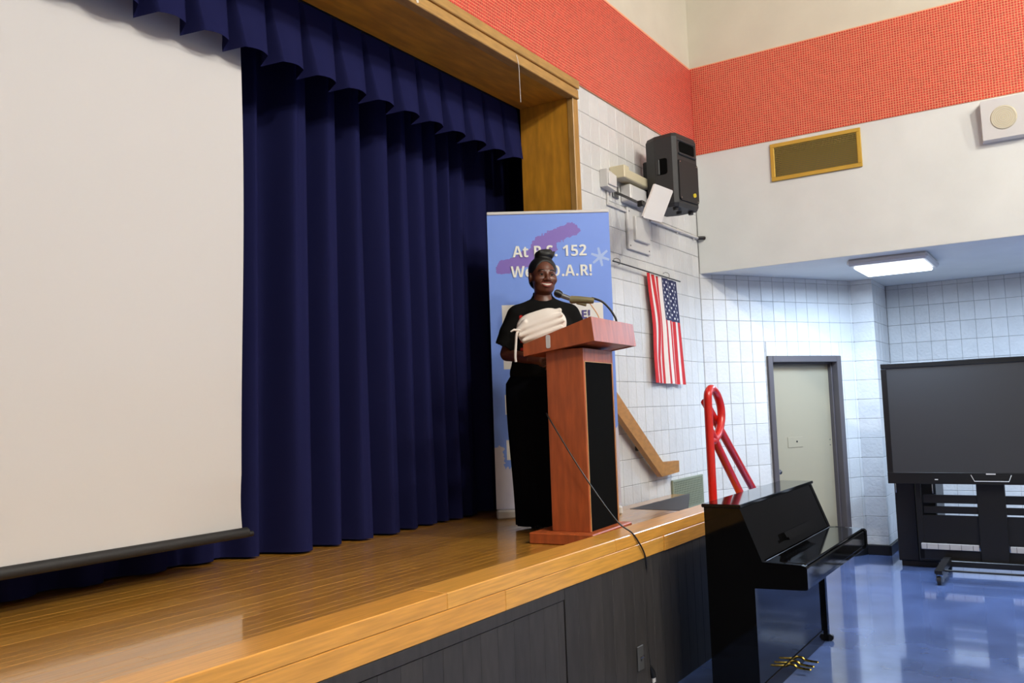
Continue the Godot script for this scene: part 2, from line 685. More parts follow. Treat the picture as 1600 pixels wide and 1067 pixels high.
func ceiling_lamp(label: String, at: Vector3, size: Vector2, col: Color, energy: float, glow_m: Material, drop := 0.09) -> void:
	var t := thing("ceiling_lamp", label, "lamp", at)
	# pan with sloped rim, diffuser a little below it
	var st := begin()
	add_cbox(st, Vector3(0, -drop * 0.35, 0), Vector3(size.x, drop * 0.7, size.y), 0.02)
	part(t, "housing", st.commit(), M.white_metal)
	var d := begin()
	add_cbox(d, Vector3(0, -drop * 0.85, 0), Vector3(size.x * 0.82, drop * 0.3, size.y * 0.86), 0.012)
	part(t, "diffuser", d.commit(), glow_m)
	area(t, Vector3(0, -drop - 0.004, 0), Vector2(size.x * 0.82, size.y * 0.86), col, energy)

func pendant(label: String, at: Vector3, glow_m: Material) -> void:
	var t := thing("globe_lamp", label, "lamp", at, 0.0, "globe lamps of the hall")
	part(t, "canopy", lathe([Vector2(0.0, -0.03), Vector2(0.06, -0.025), Vector2(0.075, 0.0)], 20), M.white_metal)
	part(t, "stem", tube([Vector3(0, 0, 0), Vector3(0, -0.25, 0)], 0.010, 8), M.white_metal)
	var prof := []
	for k in 13:
		var a := -PI / 2 + PI * k / 12.0
		prof.append(Vector2(0.18 * cos(a), -0.42 + 0.18 * sin(a)))
	part(t, "globe", lathe(prof, 28), glow_m)
	var l := OmniLight3D.new()
	l.name = "lamp_light"
	l.position = Vector3(0, -0.42, 0)
	l.light_color = HALL_LIGHT
	l.light_energy = HALL_ENERGY
	l.light_size = 0.17
	l.omni_range = 40.0
	l.omni_attenuation = 2.0
	l.shadow_enabled = true
	t.add_child(l, true)

func room() -> void:
	var f := setting("floor", "glossy blue floor of the hall", "floor")
	pbox(f, "floor_slab", Vector3(-9.2, -0.2, -3.4), Vector3(10.75, 0, 12.2), M.blue_floor, 0.0)
	var c := setting("ceiling", "pale ceiling of the hall", "ceiling")
	pbox(c, "ceiling_slab", Vector3(-9.2, YC, -3.39), Vector3(XC + 0.25, YC + 0.2, 12.2), M.ceiling_paint, 0.0)
	var wl := setting("wall_left", "cream wall on the far left of the hall", "wall")
	pbox(wl, "plaster", Vector3(-9.2, 0, -3.39), Vector3(-9.0, YC, 12.2), M.plaster_cream, 0.0)
	var wr := setting("wall_rear", "cream wall at the rear of the hall", "wall")
	pbox(wr, "plaster", Vector3(-9.0, 0, 12.0), Vector3(10.75, YC, 12.2), M.plaster_cream, 0.0)

	# side wall over the alcove
	var ws := setting("wall_right", "white side wall with a red mosaic band above the alcove", "wall")
	# plaster round the opening of the air vent
	pbox(ws, "white_plaster", Vector3(XC, YS, ZW), Vector3(XC + 0.25, 3.62, 12.0), M.plaster_white, 0.0)
	pbox(ws, "white_plaster", Vector3(XC, 3.62, ZW), Vector3(XC + 0.25, YR0, -2.19), M.plaster_white, 0.0)
	pbox(ws, "white_plaster", Vector3(XC, 3.62, -1.472), Vector3(XC + 0.25, YR0, 12.0), M.plaster_white, 0.0)
	pbox(ws, "white_plaster", Vector3(XC, 3.908, -2.19), Vector3(XC + 0.25, YR0, -1.472), M.plaster_white, 0.0)
	pbox(ws, "grout_bed", Vector3(XC - 0.006, YR0, ZW), Vector3(XC + 0.25, YR1, 12.0), M.grout, 0.0)
	pbox(ws, "cream_plaster", Vector3(XC, YR1, ZW), Vector3(XC + 0.25, YC, 12.0), M.plaster_cream, 0.0)
	pbox(ws, "lower_plaster", Vector3(XC, 0, 5.0), Vector3(XC + 0.25, YS, 12.0), M.plaster_white, 0.0)
	mosaic(ws, 0.0, 5.5, 0.0, YR1 - YR0, Basis(Vector3(0, 0, 1), Vector3(0, 1, 0), Vector3(-1, 0, 0)), Vector3(XC - 0.008, YR0, ZW + 0.006))

	# proscenium wall
	var wf := setting("wall_front", "white painted block wall beside the stage with a red mosaic band", "wall", Vector3(0, 0, ZW))
	pbox(wf, "cream_plaster", Vector3(-9.0, YR1, -0.434), Vector3(XC, YC, 0), M.plaster_cream, 0.0)
	pbox(wf, "grout_bed", Vector3(-9.0, YR0 + 0.012, -0.434), Vector3(XC, YR1, 0.006), M.grout, 0.0)
	pbox(wf, "left_plaster", Vector3(-9.0, 0, -0.434), Vector3(-3.0, YR0, 0), M.plaster_white, 0.0)
	pbox(wf, "mortar_bed", Vector3(5.585, 0, -0.43), Vector3(XC + 0.1, YR0 + 0.012, -0.006), M.mortar, 0.0)
	mosaic(wf, 0.4, XC - 0.004, 0.0, YR1 - YR0 - 0.012, Basis.IDENTITY, Vector3(0, YR0 + 0.012, 0.008))
	blocks(wf, 5.60, XC + 0.006, 0.59, YR0 + 0.008, 6.10 - 0.152 * 3, 0.152)

	# slanting wall of the alcove with the door
	var wd := setting("wall_diagonal", "white painted block wall running slantwise behind the piano", "wall", Vector3(XC, 0, ZW), deg_to_rad(-30))
	var L := 2.0
	pbox(wd, "mortar_bed", Vector3(-0.1, 0, -0.3), Vector3(0.79, YS + 0.1, -0.006), M.mortar, 0.0)
	pbox(wd, "mortar_bed", Vector3(1.76, 0, -0.3), Vector3(L, YS + 0.1, -0.006), M.mortar, 0.0)
	pbox(wd, "mortar_bed", Vector3(0.79, 2.03, -0.3), Vector3(1.76, YS + 0.1, -0.006), M.mortar, 0.0)
	blocks(wd, -0.003, L + 0.006, 0.10, YS, 0.143, 0.152, [Rect2(0.777, 0, 0.997, 2.047)])

	# pier and back wall of the alcove
	var wp := setting("wall_pier", "narrow white block pier at the end of the slanting wall", "wall", Vector3(9.677, 0, -1.956), deg_to_rad(-90))
	pbox(wp, "mortar_bed", Vector3(0, 0, -0.9), Vector3(0.19, YS + 0.1, -0.006), M.mortar, 0.0)
	blocks(wp, -0.004, 0.21, 0.10, YS, -0.004, 0.215)
	var wq := setting("wall_return", "white block return between the pier and the alcove back wall", "wall", Vector3(9.677, 0, -1.746))
	pbox(wq, "mortar_bed", Vector3(0.004, 0, -0.1), Vector3(0.79, YS + 0.1, -0.006), M.mortar, 0.0)
	blocks(wq, 0.0, 0.776, 0.10, YS, 0.0, 0.152)
	var wb := setting("wall_back", "white block wall at the back of the alcove", "wall", Vector3(XB, 0, -1.746), deg_to_rad(-90))
	pbox(wb, "mortar_bed", Vector3(-0.1, 0, -0.3), Vector3(6.75, YS + 0.1, -0.006), M.mortar, 0.0)
	blocks(wb, 0.0, 2.9, 0.10, YS, 0.276 - 0.147 * 2, 0.147)
	var we := setting("wall_end", "white wall closing the far end of the alcove", "wall")
	pbox(we, "plaster", Vector3(XC, 0, 4.9), Vector3(XB + 0.3, YS, 5.1), M.plaster_white, 0.0)
	var cs := setting("ceiling", "low pale soffit of the alcove", "ceiling")
	pbox(cs, "soffit_slab", Vector3(XC + 0.25, YS, ZW - 0.3), Vector3(XB + 0.3, YS + 0.2, 5.1), M.plaster_white, 0.0)
	pbox(cs, "soffit_edge", Vector3(XC + 0.002, YS - 0.003, ZW), Vector3(XC + 0.25, YS, 5.0), M.plaster_white, 0.0)

	# skirting of the alcove
	var bb := setting("baseboard_alcove", "black skirting at the foot of the white block walls", "baseboard")
	var st := begin()
	var bas := Basis(Vector3.UP, deg_to_rad(-30))
	add_cbox(st, Vector3(XC, 0, ZW) + bas * Vector3(0.388, 0.05, -0.004), Vector3(0.776, 0.1, 0.03), 0.003, bas)
	add_cbox(st, Vector3(XC, 0, ZW) + bas * Vector3(1.885, 0.05, -0.004), Vector3(0.23, 0.1, 0.03), 0.003, bas)
	add_cbox(st, Vector3(9.675, 0.05, -1.85), Vector3(0.03, 0.1, 0.215), 0.003)
	add_cbox(st, Vector3(10.06, 0.05, -1.742), Vector3(0.78, 0.1, 0.03), 0.003)
	add_cbox(st, Vector3(10.446, 0.05, 1.5), Vector3(0.03, 0.1, 6.4), 0.003)
	part(bb, "skirting_board", st.commit(), M.base_black)

	# door in the slanting wall
	var d := setting("door_1", "beige metal door in a dark grey steel frame", "door", Vector3(XC, 0, ZW) + bas * Vector3(0.777, 0, 0), deg_to_rad(-30))
	var w := 0.997
	var fw := 0.062
	pbox(d, "jamb", Vector3(0, 0, -0.16), Vector3(fw, 2.047, 0.018), M.frame_paint, 0.004)
	pbox(d, "jamb", Vector3(w - fw, 0, -0.16), Vector3(w, 2.047, 0.018), M.frame_paint, 0.004)
	pbox(d, "head_frame", Vector3(fw, 2.047 - fw, -0.16), Vector3(w - fw, 2.047, 0.018), M.frame_paint, 0.004)
	pbox(d, "stop", Vector3(w - fw - 0.016, 0, -0.10), Vector3(w - fw, 2.047 - fw, -0.055), M.frame_paint, 0.002)
	pbox(d, "stop", Vector3(fw, 2.047 - fw - 0.016, -0.10), Vector3(w - fw, 2.047 - fw, -0.055), M.frame_paint, 0.002)
	var leaf := pbox(d, "leaf", Vector3(fw + 0.003, 0.008, -0.145), Vector3(w - fw - 0.003, 2.047 - fw - 0.003, -0.10), M.door_paint, 0.003)
	var lc := leaf.position
	pbox(d, "backing", Vector3(0, 0, -0.30), Vector3(w, 2.047, -0.20), M.void_black, 0.0)
	var plate := part(leaf, "blank_plate", cbox(Vector3(0.20, 0.105, 0.006), 0.002), M.door_paint, Vector3(0.405, 1.185, -0.098) - lc)
	part(plate, "keyhole", lathe([Vector2(0, 0.004), Vector2(0.009, 0.004), Vector2(0.010, 0.0)], 12), M.base_black, Vector3(0.02, 0.005, 0.003), Vector3(PI / 2, 0, 0))
	part(leaf, "knob", lathe([Vector2(0.028, 0.0), Vector2(0.028, 0.006), Vector2(0.011, 0.010), Vector2(0.011, 0.032), Vector2(0.022, 0.040), Vector2(0.027, 0.052), Vector2(0.022, 0.064), Vector2(0, 0.068)], 20), M.chrome, Vector3(0.125, 0.905, -0.1) - lc, Vector3(PI / 2, 0, 0))
	for y in [1.19, 1.135]:
		part(leaf, "screw", lathe([Vector2(0, 0.003), Vector2(0.006, 0.003), Vector2(0.007, 0.0)], 10), M.grey_metal, Vector3(0.89, y, -0.1) - lc, Vector3(PI / 2, 0, 0))

	# lamps
	var hall := glow("hall_globe", HALL_LIGHT, 8.0)
	for x in [["in the middle", 1.3], ["near the side wall", 4.4]]:
		for z in [["first row by the stage", 2.1], ["second row", 4.8]]:
			pendant("white globe lamp hanging %s of the %s" % [x[0], z[0]], Vector3(x[1], YC, z[1]), hall)
	ceiling_lamp("bright cool white lamp under the alcove soffit", Vector3(8.52, YS, -1.34), Vector2(0.74, 0.66), ALCOVE_LIGHT, ALCOVE_ENERGY, glow("alcove_diffuser", ALCOVE_LIGHT.lerp(Color.WHITE, 0.6), 4.0))
	ceiling_lamp("cool white lamp further along the alcove soffit", Vector3(9.3, YS, 0.75), Vector2(0.74, 0.66), ALCOVE_LIGHT, ALCOVE_ENERGY, M.alcove_diffuser)

# ------------------------------------------------------------------ stage
func stage() -> void:
	var s := setting("stage", "wooden stage with orange boards and a charcoal panelled front", "stage")
	var zb := -2.231
	var zf := -2.066
	pbox(s, "bed", Vector3(-3.2, 0, -6.5), Vector3(5.88, SY - 0.016, zb), M.void_black, 0.0)
	pbox(s, "bed", Vector3(-3.2, 0, zb), Vector3(6.40, 0.765, zf - 0.03), M.void_black, 0.0)
	pbox(s, "rear_floor", Vector3(-3.2, SY - 0.016, -6.5), Vector3(5.5, SY - 0.001, -3.96), M.board_3, 0.0)
	pbox(s, "side_floor", Vector3(-3.2, SY - 0.016, -3.96), Vector3(-0.8, SY - 0.001, zb), M.board_1, 0.0)
	# boards
	var pw := 0.0572
	var z := zb - 0.002
	while z > -3.95:
		var x := -0.8 + rng.randf_range(-1.4, 0.0)
		var x_end := 5.88 if z - pw > ZW else 5.495
		while x < x_end - 0.02:
			var l := rng.randf_range(1.1, 2.6)
			var a := maxf(x, -0.8)
			var b := minf(x + l, x_end)
			if x_end - b < 0.3:
				b = x_end
			if b - a > 0.1:
				part(s, "board", cbox(Vector3(snappedf(b - a - 0.001, 0.001), 0.016, pw - 0.0007), 0.0009), M["board_%d" % rng.randi_range(0, 5)], Vector3((a + b) * 0.5, SY - 0.008 + rng.randf_range(-0.0003, 0.0003), z - pw * 0.5), Vector3(rng.randf_range(-0.0035, 0.0035), 0, 0))
			x = maxf(x + l, b)
		z -= pw
	# raised kerb along the edge, in lengths
	var cuts := [-3.2, 0.3, 2.70, 4.13, 6.40]
	for i in 4:
		pbox(s, "kerb_board", Vector3(cuts[i] + 0.0003, 0.852, zf - 0.168), Vector3(cuts[i + 1] - 0.0003, 0.9155, zf), M["nosing_%d" % (i % 2)], 0.004)
	cuts = [-3.2, -1.2, 0.9, 3.1, 4.75, 6.40]
	for i in 5:
		pbox(s, "fascia_board", Vector3(cuts[i] + 0.001, 0.767, zf - 0.05), Vector3(cuts[i + 1] - 0.001, 0.851, zf + (0.003 if i == 4 else -0.002)), M["nosing_%d" % ((i + 1) % 2)], 0.003)
	# charcoal front: upright boards, a top rail over the two removable panels
	pbox(s, "top_rail", Vector3(-3.2, 0.714, zf - 0.03), Vector3(3.598, 0.766, zf - 0.006), M.charcoal_1, 0.003)
	var x0 := -3.2
	while x0 < 6.38:
		var wd := 0.1225
		var x1 := minf(x0 + wd, 6.40)
		if x0 < 3.6 and x1 > 3.55:
			x1 = 3.597
		var top := 0.711 if x0 < 3.59 else 0.765
		if x0 > -0.9:
			part(s, "front_board", cbox(Vector3(snappedf(x1 - x0 - 0.001, 0.001), top, 0.02), 0.0012), M["charcoal_%d" % rng.randi_range(0, 2)], Vector3((x0 + x1) * 0.5, top * 0.5, zf - 0.022 + (0.004 if x0 > 3.59 else 0.0)))
		x0 = x1 + (0.006 if absf(x1 - 3.597) < 0.001 else 0.0)
	pbox(s, "side_front", Vector3(-3.2, 0, zf - 0.03), Vector3(-0.9, 0.711, zf - 0.012), M.charcoal_1, 0.0)
	# boarded corner step at the end of the stage and the stair beyond it
	var mt := thing("rubber_step_mat", "dark grey triangular rubber mat at the end of the stage", "mat", Vector3(0, SY, 0))
	var pl := PackedVector2Array([Vector2(5.88, 2.812), Vector2(7.04, 2.812), Vector2(5.96, 2.40), Vector2(5.88, 2.38)])
	var st := begin()
	add_prism(st, pl, -0.03, 0.002, Transform3D(Basis(Vector3(1, 0, 0), Vector3(0, 0, -1), Vector3(0, 1, 0)), Vector3.ZERO))
	part(mt, "rubber_sheet", st.commit(), M.rubber_dark)
	var sr := thing("stage_stair", "short dark stair going down beside the stage to the hall floor", "stairs", Vector3(5.885, 0, -2.94))
	pbox(sr, "landing_strip", Vector3(0, 0.80, 0), Vector3(1.1, SY - 0.001, 0.118), M.board_4, 0.002)
	for i in 4:
		pbox(sr, "tread", Vector3(0.05 + 0.28 * i, 0, 0.12), Vector3(0.05 + 0.28 * (i + 1), 0.66 - 0.17 * i, 0.66), M.rubber_dark, 0.006)

# ------------------------------------------------------------------ proscenium lining and mouldings
func proscenium() -> void:
	var zb := -3.39
	var t := setting("trim_1", "brown wooden lining of the stage opening with a two-step gold-brown moulding", "trim")
	pbox(t, "jamb_panel", Vector3(5.50, SY, zb), Vector3(5.583, 3.852, ZW - 0.001), M.jamb_wood, 0.002)
	pbox(t, "soffit_panel", Vector3(-3.0, 3.852, zb), Vector3(5.583, 3.983, ZW - 0.001), M.jamb_wood_across, 0.002)
	pbox(t, "upright_moulding", Vector3(5.496, SY, ZW - 0.03), Vector3(5.572, 3.90, ZW + 0.022), M.trim_wood_upright, 0.005)
	pbox(t, "lower_moulding", Vector3(-3.0, 3.846, ZW - 0.03), Vector3(5.575, 3.918, ZW + 0.030), M.trim_wood, 0.006)
	pbox(t, "moulding_lip", Vector3(-3.0, 3.842, ZW - 0.03), Vector3(5.560, 3.857, ZW + 0.040), M.trim_wood, 0.004)
	pbox(t, "upper_moulding", Vector3(-3.0, 3.932, ZW - 0.03), Vector3(5.60, 3.996, ZW + 0.026), M.trim_wood, 0.005)
	# loose threads of old tape hanging from the moulding
	var th := thing("hanging_thread", "thin pale thread hanging from the moulding near the right jamb", "thread", Vector3(4.72, 3.90, ZW + 0.035))
	part(th, "thread", tube(smooth_path([Vector3(0, 0, 0), Vector3(0.005, -0.07, 0.012), Vector3(0.03, -0.20, 0.0), Vector3(0.05, -0.30, -0.01)]), 0.0022, 5), M.white_plastic)
	var tp := thing("tape_scrap", "scrap of white tape stuck on the gold-brown moulding", "tape", Vector3(3.70, 3.90, ZW + 0.031))
	var ps := begin()
	add_cbox(ps, Vector3.ZERO, Vector3(0.02, 0.075, 0.001), 0.0003, Basis(Vector3(0, 0, 1), 0.35))
	part(tp, "strip", ps.commit(), M.white_plastic)
	# stage house behind
	var h := setting("wall_stage", "dark walls of the stage house behind the curtains", "wall")
	pbox(h, "rear_wall", Vector3(-3.4, SY, -6.6), Vector3(7.2, 5.4, -6.5), M.void_black, 0.0)
	pbox(h, "left_wall", Vector3(-3.4, SY, -6.5), Vector3(-3.2, 5.4, zb), M.void_black, 0.0)
	pbox(h, "right_wall", Vector3(7.0, 0, -6.5), Vector3(7.2, 5.4, zb), M.void_black, 0.0)
	pbox(h, "header", Vector3(-3.2, 3.97, zb - 0.06), Vector3(7.0, 5.4, zb), M.void_black, 0.0)
	pbox(h, "grid_ceiling", Vector3(-3.4, 5.3, -6.6), Vector3(7.2, 5.4, zb), M.void_black, 0.0)
	pbox(h, "wing_floor", Vector3(5.5, 0.6, -6.5), Vector3(7.0, SY - 0.002, zb), M.board_3, 0.0)

# ------------------------------------------------------------------ cloths
func curtains() -> void:
	# traveller curtain: fold lines placed by hand, tighter towards the right
	var cs := thing("stage_curtain", "navy blue stage curtain hanging in deep folds to the boards", "curtain", Vector3(0, SY, -3.74))
	var folds := [-0.9, -0.6, -0.28, 0.02, 0.33, 0.62, 0.95, 1.25, 1.56, 1.86, 2.2, 2.52, 2.86, 3.13, 3.32, 3.62, 3.86, 4.08, 4.36, 4.56, 4.76, 4.90, 5.03, 5.30, 5.60, 5.95, 6.3]
	var depth := [0.06, 0.07, 0.06, 0.07, 0.06, 0.07, 0.06, 0.07, 0.06, 0.07, 0.06, 0.07, 0.06, 0.05, 0.085, 0.07, 0.06, 0.09, 0.065, 0.055, 0.05, 0.045, 0.06, 0.035, 0.03, 0.03, 0.03]
	var pleat := func(u: float, v: float) -> Vector3:
		var x := -0.9 + 7.2 * u
		var i := 0
		while i < folds.size() - 2 and folds[i + 1] < x:
			i += 1
		var t: float = (x - folds[i]) / (folds[i + 1] - folds[i])
		var d: float = lerpf(depth[i], depth[i + 1], t)
		# rounded ridge with a steep right flank
		var s := smoothstep(0.18, 0.98, sin(PI * pow(clampf(t, 0.0, 1.0), 1.35)))
		var drape := 0.75 + 0.35 * v
		var z := d * drape * (2.5 * s - 1.1) + 0.008 * sin(37.0 * x + 2.0 * v) + 0.006 * sin(71.0 * x + 5.0 * v)
		if x > 5.15:
			z -= 0.03
		z = lerpf(z, z * 0.5 - 0.17, smoothstep(3.45, 3.1, x))
		return Vector3(x + 0.05 * (1.0 - v) * sin(x * 2.3) * 0.6, 3.5 * (1.0 - v) + 0.012, z)
	part(cs, "cloth", sheet(pleat, 760, 12), M.navy_cloth)
	part(cs, "track", cbox(Vector3(7.2, 0.05, 0.05), 0.004), M.screen_bar, Vector3(2.7, 3.53, 0))

	# valance: pleats that flare towards the hem
	var va := thing("stage_valance", "short navy blue valance with flared pleats across the stage opening", "valance", Vector3(0, 0, -3.405))
	var pitch := 0.247
	var fl := func(u: float, v: float) -> Vector3:
		var x := -0.8 + 6.28 * u
		var k := (x - 5.26) / pitch
		var t := k - floorf(k)
		var r := sin(floorf(k) * 12.9) * 0.5
		var wide := 0.06 + 0.34 * v
		# flat panel standing proud, inverted wedge set back
		var a := 0.0
		if t < wide:
			a = -1.25 * (1.0 - absf(2.0 * t / wide - 1.0))
		else:
			a = 0.22 * sin(PI * (t - wide) / (1.0 - wide))
		var z := (0.022 + 0.072 * v) * a + 0.03 * v
		var y := 3.85 - 0.395 * v - 0.02 * v * r + 0.012 * v * a
		return Vector3(x, y, z)
	part(va, "cloth", sheet(fl, 1016, 14), M.navy_cloth)
	part(va, "batten", cbox(Vector3(6.28, 0.03, 0.03), 0.003), M.screen_bar, Vector3(2.34, 3.868, -0.02))

	# projection screen hanging in front of the curtain
	var zs := -3.53
	var xr := 2.980
	var ps := thing("projection_screen", "large white projection screen hanging in front of the navy curtain", "screen", Vector3(0, 0, zs))
	var flat := func(u: float, v: float) -> Vector3:
		var c := maxf(0.0, v - 0.9) / 0.1
		var e := maxf(0.0, u - 0.86) / 0.14
		var z := 0.02 * e * e * sin(v * 5.0) - 0.03 * e * c + 0.004 * sin(u * 7.0)
		return Vector3(-1.2 + (xr + 1.2) * u + 0.02 * e * c * c * 1.3, 3.75 - 2.70 * v, z)
	part(ps, "cloth", sheet(flat, 48, 48, false, 0.0015), M.screen_cloth)
	part(ps, "bottom_bar", tube([Vector3(-1.22, 1.040, 0.0), Vector3(xr + 0.015, 1.040, 0.0)], 0.0255, 16), M.screen_bar)
	part(ps, "end_cap", tube([Vector3(xr + 0.015, 1.03, 0), Vector3(xr + 0.05, 1.03, 0)], 0.014, 10), M.black_plastic)
	part(ps, "roller_case", cbox(Vector3(4.3, 0.11, 0.11), 0.01), M.screen_bar, Vector3(0.9, 3.83, -0.07))

# ------------------------------------------------------------------ things on the walls
const FLAT := Basis(Vector3(1, 0, 0), Vector3(0, 0, 1), Vector3(0, 1, 0))   # polygon (x, z) drawn up along y

func upright(poly: PackedVector2Array, y0: float, y1: float) -> Mesh:
	var st := begin()
	add_prism(st, poly, y0, y1, Transform3D(FLAT, Vector3.ZERO))
	return st.commit()

func bars(st: SurfaceTool, w: float, h: float, nx: int, ny: int, t: float, depth: float) -> void:
	for i in nx:
		add_cbox(st, Vector3(-w * 0.5 + w * (i + 0.5) / nx, 0, 0), Vector3(t, h, depth), 0.0)
	for i in ny:
		add_cbox(st, Vector3(0, -h * 0.5 + h * (i + 0.5) / ny, -depth * 0.3), Vector3(w, t, depth), 0.0)

func grille(t: Node3D, w: float, h: float, rim: float, frame_m: Material, mesh_m: Material, nx: int, ny: int, thick: float, duct := 0.0) -> void:
	# centred on the node, facing local +z
	if duct > 0.0:
		# sheet metal duct running back into the wall
		var iw := w * 0.5 - rim
		var ih := h * 0.5 - rim
		pbox(t, "duct_wall", Vector3(-iw, -ih - 0.003, -duct), Vector3(iw, -ih, 0.0), M.duct_metal, 0.0)
		pbox(t, "duct_wall", Vector3(-iw, ih, -duct), Vector3(iw, ih + 0.003, 0.0), M.duct_metal, 0.0)
		pbox(t, "duct_wall", Vector3(-iw - 0.003, -ih, -duct), Vector3(-iw, ih, 0.0), M.duct_metal, 0.0)
		pbox(t, "duct_wall", Vector3(iw, -ih, -duct), Vector3(iw + 0.003, ih, 0.0), M.duct_metal, 0.0)
		pbox(t, "duct_back", Vector3(-iw, -ih, -duct - 0.003), Vector3(iw, ih, -duct), M.duct_metal, 0.0)
	else:
		pbox(t, "backing", Vector3(-w * 0.5 + 0.004, -h * 0.5 + 0.004, 0.001), Vector3(w * 0.5 - 0.004, h * 0.5 - 0.004, 0.003), mesh_m, 0.0)
	for s in [-1, 1]:
		part(t, "frame_bar", cbox(Vector3(w, rim, 0.02), 0.004), frame_m, Vector3(0, s * (h - rim) * 0.5, 0.010))
		part(t, "frame_bar", cbox(Vector3(rim, h - rim * 2.0 + 0.004, 0.02), 0.004), frame_m, Vector3(s * (w - rim) * 0.5, 0, 0.010))
	var st := begin()
	bars(st, w - rim * 2.0, h - rim * 2.0, nx, ny, thick, 0.006)
	part(t, "lattice", st.commit(), mesh_m, Vector3(0, 0, 0.009 if duct > 0.0 else 0.017))

func wall_fittings() -> void:
	# loudspeaker
	var s := thing("loudspeaker", "black loudspeaker cabinet hung on the block wall near the corner", "loudspeaker", Vector3(6.509, 3.165, -2.85), deg_to_rad(-8))
	var plan := PackedVector2Array([Vector2(0.045, 0.0), Vector2(0.315, 0.0), Vector2(0.36, 0.10), Vector2(0.36, 0.265), Vector2(0.335, 0.295), Vector2(0.025, 0.295), Vector2(0.0, 0.265), Vector2(0.0, 0.10)])
	var inner := PackedVector2Array()
	for p in plan:
		inner.append(Vector2(0.18, 0.15) + (p - Vector2(0.18, 0.15)) * 0.93)
	var st := begin()
	add_prism(st, plan, 0.03, 0.565, Transform3D(FLAT, Vector3.ZERO))
	for e in [[0.03, 0.0], [0.565, 0.595]]:
		for i in plan.size():
			var a := plan[i]
			var b := plan[(i + 1) % plan.size()]
			var a2 := inner[i]
			var b2 := inner[(i + 1) % plan.size()]
			quad(st, Vector3(a.x, e[0], a.y), Vector3(b.x, e[0], b.y), Vector3(b2.x, e[1], b2.y), Vector3(a2.x, e[1], a2.y), Vector3((a.x + b.x) * 0.5 - 0.18, e[1] * 4.0 - 1.19, (a.y + b.y) * 0.5 - 0.15))
		add_prism(st, inner, minf(e[0], e[1]) + 0.001, maxf(e[0], e[1]) - 0.0005, Transform3D(FLAT, Vector3.ZERO))
	part(s, "cabinet", st.commit(), M.speaker_shell)
	part(s, "grille", prism(round_rect(0.30, 0.33, 0.03), 0.0, 0.014), M.speaker_grille, Vector3(0.18, 0.215, 0.293))
	for c in [Vector2(0.05, 0.36), Vector2(0.31, 0.36), Vector2(0.05, 0.07), Vector2(0.31, 0.07)]:
		part(s, "screw", lathe([Vector2(0, 0.003), Vector2(0.005, 0.003), Vector2(0.006, 0)], 10), M.chrome, Vector3(c.x, c.y, 0.306), Vector3(PI / 2, 0, 0))
	part(s, "badge", prism(round_rect(0.05, 0.032, 0.0155, 6), 0.0, 0.006), M.badge_yellow, Vector3(0.255, 0.115, 0.306), Vector3(0, 0, 0.35))
	# horn mouth: flat dark plate painting the shade of its hollow, between proud lips
	part(s, "horn_shade_plate", prism(round_rect(0.24, 0.085, 0.02), 0.0, 0.004), M.black_cloth_grille, Vector3(0.18, 0.485, 0.2945))
	part(s, "horn_lip", cbox(Vector3(0.27, 0.018, 0.022), 0.006), M.speaker_shell, Vector3(0.18, 0.428, 0.30))
	part(s, "horn_lip", cbox(Vector3(0.27, 0.015, 0.016), 0.005), M.speaker_shell, Vector3(0.18, 0.537, 0.298))
	part(s, "grip_shade_plate", prism(round_rect(0.085, 0.13, 0.02), 0.0, 0.003), M.black_cloth_grille, Vector3(-0.0005, 0.335, 0.175), Vector3(0, -PI / 2, 0))  # flat dark plate, its colour stands for the shade inside the grip
	part(s, "grip_bar", cbox(Vector3(0.014, 0.13, 0.03), 0.006), M.speaker_shell, Vector3(-0.004, 0.335, 0.135))
	for k in [Vector3(0.06, -0.012, 0.24), Vector3(0.30, -0.012, 0.24), Vector3(0.18, -0.02, 0.20)]:
		part(s, "foot", lathe([Vector2(0.0, -0.012), Vector2(0.02, -0.012), Vector2(0.024, 0.012), Vector2(0.0, 0.012)], 14), M.black_plastic, k)
	part(s, "wall_bracket", cbox(Vector3(0.12, 0.30, 0.10), 0.01), M.black_plastic, Vector3(0.19, 0.30, -0.045))

	# side wall fittings
	var v := thing("air_vent", "gold framed air vent with a bronze lattice on the white side wall", "vent", Vector3(XC, 3.764, -1.831), -PI / 2)
	grille(v, 0.785, 0.345, 0.036, M.gold_frame, M.bronze_mesh, 56, 16, 0.0042, 0.23)
	var ws := thing("wall_speaker_box", "square white loudspeaker box with a round grille on the side wall", "loudspeaker", Vector3(XC, 3.77, -0.355), -PI / 2)
	var bs := begin()
	var q0 := [Vector3(-0.165, -0.165, 0), Vector3(0.165, -0.165, 0), Vector3(0.165, 0.165, 0), Vector3(-0.165, 0.165, 0)]
	var q1 := [Vector3(-0.155, -0.155, 0.075), Vector3(0.155, -0.155, 0.075), Vector3(0.155, 0.155, 0.115), Vector3(-0.155, 0.155, 0.115)]
	quad(bs, q1[0], q1[1], q1[2], q1[3], Vector3(0, 0, 1))
	quad(bs, q0[0], q0[1], q0[2], q0[3], Vector3(0, 0, -1))
	for i in 4:
		var j := (i + 1) % 4
		quad(bs, q0[i], q0[j], q1[j], q1[i], (q0[i] + q0[j]) * 0.5)
	part(ws, "case", bs.commit(), M.white_plastic)
	var g := part(ws, "round_grille", lathe([Vector2(0, 0.006), Vector2(0.088, 0.006), Vector2(0.094, 0.0)], 36), M.cream_plastic, Vector3(0, 0.0, 0.0955), Vector3(PI / 2 + 0.128, 0, 0))
	var ring := begin()
	for r in 6:
		var c := []
		for k in 37:
			c.append(Vector3(cos(TAU * k / 36.0) * (0.014 + 0.014 * r), 0.0065, sin(TAU * k / 36.0) * (0.014 + 0.014 * r)))
		add_tube(ring, c, 0.0015, 5, false)
	part(g, "rib", ring.commit(), M.white_plastic)

